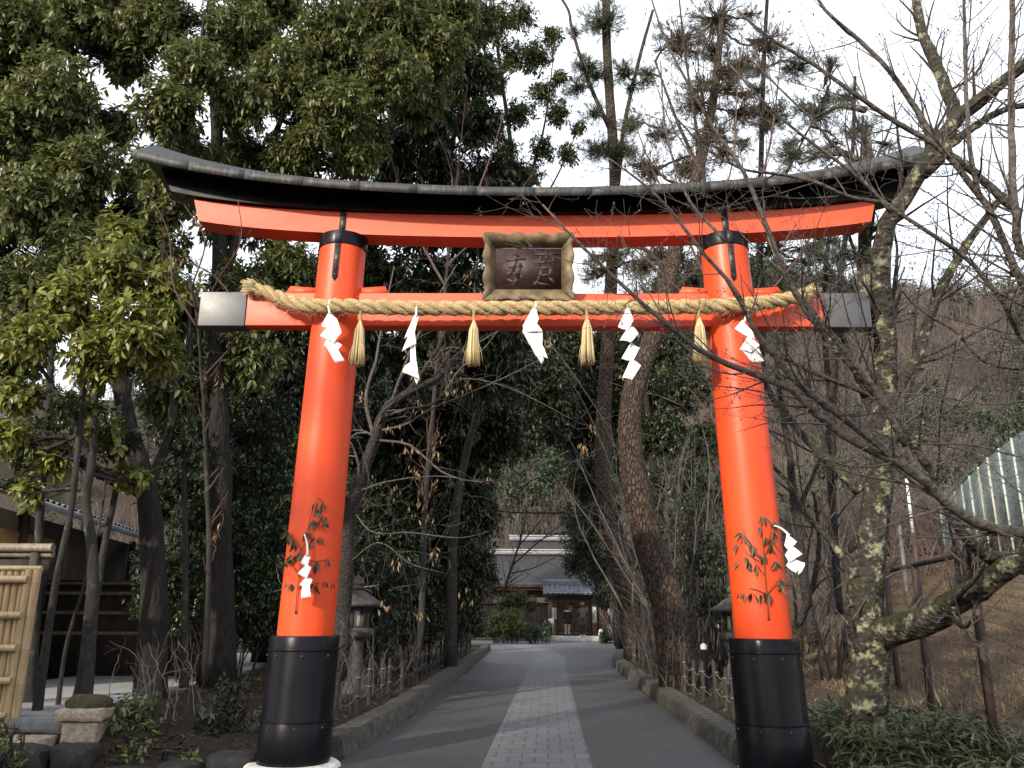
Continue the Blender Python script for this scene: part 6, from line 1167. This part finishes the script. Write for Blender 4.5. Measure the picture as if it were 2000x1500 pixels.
bare_tree('bare_tree', 'fine twigged bare tree rising behind the right half of the black roof beam', 'bare tree', 'bare trees on the right', at(1440, 1250, 5.5)*np.array([1, 1, 0])+np.array([0, 0, .2]),
    [([(1440, 1290, 5.5), (1430, 1000, 5.5), (1410, 760, 5.5), (1400, 560, 5.5), (1385, 420, 5.5), (1365, 280, 5.5), (1340, 120, 5.5), (1325, -20, 5.5)], .075, .014), ([(1405, 600, 5.5), (1330, 440, 5.4), (1270, 320, 5.3), (1230, 210, 5.2)], .03, .008), ([(1400, 540, 5.5), (1460, 420, 5.4), (1500, 300, 5.3), (1520, 160, 5.2), (1530, 40, 5.2)], .03, .008), ([(1390, 450, 5.5), (1430, 320, 5.6), (1440, 180, 5.7), (1450, 60, 5.7)], .022, .007), ([(1375, 340, 5.5), (1310, 240, 5.6), (1270, 130, 5.6)], .018, .006), ([(1410, 700, 5.5), (1480, 600, 5.4), (1560, 500, 5.2), (1620, 380, 5.0), (1650, 240, 5)], .028, .008), ([(1405, 640, 5.5), (1320, 560, 5.4), (1220, 470, 5.3), (1120, 400, 5.2), (1060, 330, 5.1)], .022, .006)],
    58, (M['bark_branch_dark'], M['twig_red']), M['twig_red'], [(3.0, 1.3, 40, .08, .09, .33), (4.0, .7, 38, .06, .11, .5), (4, .36, 36, .05, .13, .6)], thick=.05, buds=0, wob=.1)
bare_tree('bare_tree', 'slender bare tree in front of the shrine halls, left of the feathery evergreen', 'bare tree', None, at(985, 1235, 36)*np.array([1, 1, 0]),
    [([(975, 1245, 37), (980, 1180, 37), (995, 1120, 37), (1015, 1060, 37), (1030, 990, 37)], .10, .03), ([(985, 1160, 37), (960, 1100, 37), (955, 1040, 37), (970, 970, 37)], .05, .02), ([(1000, 1105, 37), (1050, 1060, 36.5), (1090, 1030, 36), (1130, 1010, 36)], .05, .02), ([(995, 1120, 37), (1040, 1110, 36.5), (1080, 1090, 36), (1110, 1070, 36)], .04, .015), ([(1010, 1070, 37), (1060, 1010, 37), (1090, 950, 37)], .04, .015)],
    59, (M['bark_branch_dark'], M['bark_branch_dark']), M['twig_grey'], [(2.6, 2.0, 42, .04, .12, .4), (3.2, 1.1, 40, .03, .14, .55), (3, .6, 38, .02, .15, .7)], thick=9, buds=0, wob=.1)
bare_tree('bare_tree', 'bare tree with dark limbs arching low across the road before the tiled gate', 'bare tree', None, at(1245, 1270, 15)*np.array([1, 1, 0])+np.array([0, 0, .2]),
    [([(1262, 1290, 15), (1255, 1180, 15), (1230, 1080, 15), (1200, 1000, 15), (1150, 930, 15), (1090, 880, 15)], .09, .03), ([(1225, 1060, 15), (1170, 990, 14.6), (1120, 1000, 14.2), (1060, 1002, 14), (990, 1000, 14), (930, 990, 14)], .05, .012), ([(1190, 985, 15), (1130, 910, 15), (1060, 930, 15), (1000, 960, 15)], .04, .01), ([(1150, 930, 15), (1110, 860, 15), (1040, 820, 15)], .035, .01), ([(1215, 1030, 15), (1160, 1050, 14.5), (1100, 1040, 14), (1040, 1060, 14)], .03, .008)],
    60, (M['bark_branch_dark'], M['bark_branch_dark']), M['twig_grey'], [(2.6, 1.4, 42, -.02, .12, .35), (3.4, .75, 40, -.02, .14, .5), (3.2, .4, 38, -.02, .15, .6)], thick=9, buds=0, wob=.1)
# thicket of bare grey brush right of the road and along the right slope
def brush(lab, spots, seed, h, twigm, n=16, lv=None, cat='bare shrub', grp=True):
    for k, s_ in enumerate(spots): brush1(lab, [s_], seed*20+k, h, twigm, n, lv, cat, lab.split(',')[0] if len(spots) > 1 else None)
def brush1(lab, spots, seed, h, twigm, n, lv, cat, grp):
    rng = np.random.default_rng(seed); sp = []
    for px, py, Y in spots:
        q = at(px, py, Y); z = float(gz(q[0], Y))
        for k in range(n):
            e = np.array([q[0]+rng.normal()*h*.30, Y+rng.normal()*h*.3, z+h*rng.uniform(.6, 1.1)]); s = np.array([q[0]+rng.normal()*.15, Y+rng.normal()*.15, z-.05]); sp.append(([s, s+(e-s)*.5+rng.normal(size=3)*.10*h+np.array([0, 0, .1*h]), e], .004+.005*h, .003))
    P, Rd = limbs(sp, 14, .012, rng); q0 = P[0, 0]; th = thing('bare_shrub', q0, lab, cat, grp); b = MB(); b.tubes(P, Rd, 5); b.build('stems', twigm, th, smooth=True)
    tw = MB(); cur = (P, Rd)
    for cnt, L, ang in (lv or ((3.0, .32*h, 40), (4.5, .16*h, 38))):
        ln = np.linalg.norm(np.diff(cur[0], axis=1), axis=2).sum(1); m = np.round(cnt*ln+rng.uniform(-.5, .5, len(ln))).clip(0).astype(int); cur = sprout(cur[0], cur[1], m, L, ang, rng, .05, .16, 6, .5); tw.tubes(cur[0], cur[1], 3, cap=False)
    tw.build('twigs', twigm, th, smooth=True); return th
brush('tall bare brown thicket between the great leaning pine and the right red pillar', [(1350, 1250, 9), (1400, 1250, 11), (1330, 1250, 12), (1300, 1250, 10), (1380, 1250, 13)], 61, 6.0, M['twig_grey'], 9, ((2.4, 1.2, 40), (3.6, .6, 38)))
brush('bare grey brush between the leaning pines at the foot of the trunks', [(1290, 1300, 8.2), (1330, 1320, 6.6), (1350, 1310, 7.5)], 62, 1.5, M['twig_grey'], 14)
brush('bare thicket behind the lichened cherry trunk on the slope', [(1620, 1200, 8), (1700, 1200, 9), (1560, 1220, 10), (1590, 1200, 12)], 63, 5.0, M['twig_grey'], 7, ((2.4, 1.1, 40), (3.4, .55, 38)))
brush('arching bare twigs on the left bank beside the gravel', [(290, 1420, 1.2), (330, 1410, 1.5), (380, 1380, 2.0), (270, 1430, .9)], 64, .9, M['twig_pale'], 4, ((3, .4, 45), (3.5, .2, 40)), grp=None)
brush('thin bare brush behind the left stakes beside the road', [(700, 1330, 4.0), (740, 1320, 5.2), (790, 1300, 7), (660, 1360, 3.0)], 65, 1.2, M['twig_grey'], 7, ((3, .4, 45), (3.5, .2, 40)), grp=None)
brush('tangled dry brush on the brown slope behind the wire fence', [(1830, 1440, .3), (1900, 1450, .0), (1960, 1450, -.3), (1870, 1430, 1.0), (1820, 1250, 4.5), (1900, 1250, 5.0), (1960, 1250, 4.0), (1780, 1250, 6.5), (1870, 1250, 8)], 66, .8, M['twig_grey'], 5)
brush('bare brown shrubs below the pale net fence', [(1700, 1120, 18), (1760, 1110, 20), (1820, 1090, 18), (1650, 1120, 21), (1900, 1090, 16)], 67, 3.2, M['twig_red'], 12, ((2.6, .8, 40), (3.4, .4, 38)))

# ------------------------------------------------------------------ ground cover, litter, hillside wood
rng = np.random.default_rng(71)
def scatter(n, f):
    out = []
    while len(out) < n:
        x, y = rng.uniform(-12, 14, 4000), rng.uniform(-1, 26, 4000); k = f(x, y); out += list(zip(x[k], y[k]))
    P = np.array(out[:n]); return np.column_stack([P, gz(P[:, 0], P[:, 1])])
Q = scatter(9000, lambda x, y: ((x < xl(y)-.35) & (x > -5.3)) | ((x > xr(y)+.33) & (x < 9)))
d = rng.normal(size=Q.shape); d[:, 2] *= .35; up = rng.normal(size=Q.shape)*.4; up[:, 2] += 1
L = rng.uniform(.035, .075, len(Q)); M['litter'] = leafmat('fallen_leaf', [(.07, .045, .025), (.13, .085, .045), (.20, .14, .08), (.09, .06, .04)], .8, .1)
tag(MB().leaves(Q+np.array([0, 0, .012]), d, up, L, L*.45, .3, .2, 0).build('leaf_litter', M['litter']), kind='stuff')
M['bamboo_grass'] = leafmat('bamboo_grass_blade', [(.030, .046, .017), (.052, .072, .026), (.085, .10, .042), (.10, .085, .045)], .45, .2)
Q = scatter(4600, lambda x, y: (x > 3.0) & (x < 5.2-.2*np.maximum(0, y)) & (y < 2.8) & (x > 3.0+.28*np.maximum(0, y)) & (wav(np.stack([x, y, 0*x], -1), 1.4) > -.35) & ((x-3.7)**2+(y-.8)**2 > .12))
h = rng.uniform(.06, .40, len(Q))*np.clip(1.1-.12*np.maximum(Q[:, 1], 0), .35, 1)*(.75+.5*wav(Q, .9)); Q[:, 2] += np.maximum(h, .03)*rng.uniform(.5, 1, len(Q))
d = rng.normal(size=Q.shape); d[:, 2] = rng.uniform(-.5, .7, len(Q)); up = rng.normal(size=Q.shape)*.3; up[:, 2] += 1; L = rng.uniform(.13, .28, len(Q))
tag(MB().leaves(Q, d, up, L, L*.13, .3, .5, 1).build('bamboo_grass', M['bamboo_grass']), kind='stuff')
M['dry_grass'] = leafmat('dry_grass_blade', [(.11, .08, .045), (.18, .13, .08), (.25, .19, .12), (.085, .062, .035)], .8, .2)
Q = scatter(26000, lambda x, y: (x > 4.6+.10*y) & (wav(np.stack([x, y, 0*x], -1), .8, 5) > -.5) & (y > 1))
d = rng.normal(size=Q.shape)*.5; d[:, 2] = 1; L = rng.uniform(.05, .26, len(Q))*(.75+.4*wav(Q, 1.1)); d += rng.normal(size=Q.shape)*.4; tag(MB().leaves(Q, d, rng.normal(size=Q.shape), L, .012, .2, .5, 0).build('dry_grass', M['dry_grass']), kind='stuff')
rngl = np.random.default_rng(79); yy = rngl.uniform(.5, 26, 420); sd = rngl.uniform(0, 1, 420); e_ = np.abs(rngl.normal(size=420))*.35+.03
xx = np.where(sd < .45, xl(yy)+e_, np.where(sd < .9, xr(yy)-e_, xl(yy)+(xr(yy)-xl(yy))*rngl.uniform(0, 1, 420))); Q = np.stack([xx, yy, np.full(420, .016)], 1); d = rngl.normal(size=Q.shape); d[:, 2] *= .15; up = rngl.normal(size=Q.shape)*.2; up[:, 2] += 1; L = rngl.uniform(.03, .065, 420)
tag(MB().leaves(Q, d, up, L, L*.45, .25, .15, 0).build('road_litter', M['litter']), kind='stuff')
# wooded hill: seen as one mass
def hill_pts(n, seed):
    r_ = np.random.default_rng(seed); out = []
    while len(out) < n:
        a = np.where(r_.uniform(0, 1, 3000) < .12, r_.uniform(-.7, -.08, 3000), r_.uniform(-.08, .74, 3000)); yy = 10**r_.uniform(1.36, 2.09, 3000); x = a*yy; z = gz(x, yy, False); k = (yy-64+36*sstep(5, 28, x)+18*sstep(-10, -45, x) > -3) & ((x < -6) | (x > 9.5) | (yy > 66))
        out += [np.array(q) for q in np.stack([x, yy, z], 1)[k]]
    return np.array(out[:n])
H = hill_pts(1500, 72); rg2 = np.random.default_rng(73); lv = MB(); tr = MB()
green = wav(H, .05, 1)+.5*wav(H, .17, 4)+rg2.normal(size=len(H))*.25 > .12
G_ = H[green]; r_ = 1.0+G_[:, 1]*.012
for q, r in zip(G_, r_):
    n = 42; d = rg2.normal(size=(n, 3)); d /= np.linalg.norm(d, axis=1, keepdims=True); hgt = r*rg2.uniform(1.6, 2.4); p = q+np.array([0, 0, hgt])+d*r*np.array([1, 1, 1.35])*(rg2.uniform(.3, 1, (n, 1))**.5)
    spray_leaves(lv, p, d+np.array([0, 0, .3]), rg2, 6, .10+.30*r, .36, .9, .3, .3*r, 0); tr.tubes(np.array([q, q+np.array([0, 0, hgt])]), [.09*r, .05*r], 5)
tag(lv.build('evergreen_hill_wood', M['leaf_far']), kind='stuff'); 
B_ = hill_pts(6000, 74); kk = ~(wav(B_, .05, 1)+.5*wav(B_, .17, 4) > .25); B_ = B_[kk]; bw = MB(); sp = []
for q in B_:
    r = 1.2+q[1]*.012
    for k in range(3): e = q+np.array([rg2.normal()*.6*r, rg2.normal()*.6*r, r*rg2.uniform(1.6, 2.8)]); sp.append(([q, q+(e-q)*.5+rg2.normal(size=3)*.15*r, e], .022*r, .008*r))
P, Rd = limbs(sp, 6); bw.tubes(P, Rd, 4, cap=False)
P2, R2 = sprout(P, Rd, 7, 1.3, 45, rg2, .10, .16, 3, .5, .2, 1, .008); bw.tubes(P2, R2, 3, cap=False); P3, R3 = sprout(P2, R2, 6, .75, 42, rg2, .08, .16, 2, .7, .15, 1, .007); bw.leaves(P3[:, 0], P3[:, 1]-P3[:, 0], rg2.normal(size=(len(P3), 3)), np.linalg.norm(P3[:, 1]-P3[:, 0], axis=1), .014, 0, .1, 0)
M['hill_twig'] = pmat('bare_hill_wood', [(.045, .035, .032), (.10, .08, .072), (.19, .155, .138)], .22, .9, 0)
tag(bw.build('bare_hill_wood', M['hill_twig']), kind='stuff'); tag(tr.build('hill_wood_trunks', M['bark_dark']), kind='stuff')
# the wood on the other side of the lane, behind the viewer on the left: it keeps the low sun off the road
rg3 = np.random.default_rng(81); lv = MB(); tk = MB()
for x, y, top in ((-23, -15, 11.2), (-19.5, -14, 10.4), (-16, -15, 11.6), (-13, -14, 10.6), (-10, -14.5, 11.4), (-7, -13.8, 10.2), (-26.5, -14, 10.4), (-4, -15, 9.6)):
    tk.tubes(smooth_path([(x, y, -.2), (x+.2, y, 4), (x-.1, y+.1, top-2)], 10), np.linspace(.22, .08, 10), 10)
    for k in range(15):
        r = rg3.uniform(1.0, 1.7); c = np.array([x+rg3.normal()*1.2, y+rg3.normal()*1.0, rg3.uniform(1.5, top-r)]); p = in_lobe(rg3, c, np.array([r, r, r]), 70, .5, .2, 1.2, k); spray_leaves(lv, p, p-c+np.array([0, 0, .3]), rg3, 9, .26, .4, .9, .3, .2, 0)
tag(lv.build('lane_wood', M['leaf_dark']), kind='stuff'); tag(tk.build('lane_wood_trunks', M['bark_dark'], smooth=True), kind='stuff')
print('SCENE objects', len(COL.objects), 'polys', sum(len(o.data.polygons) for o in COL.objects if o.type == 'MESH'))
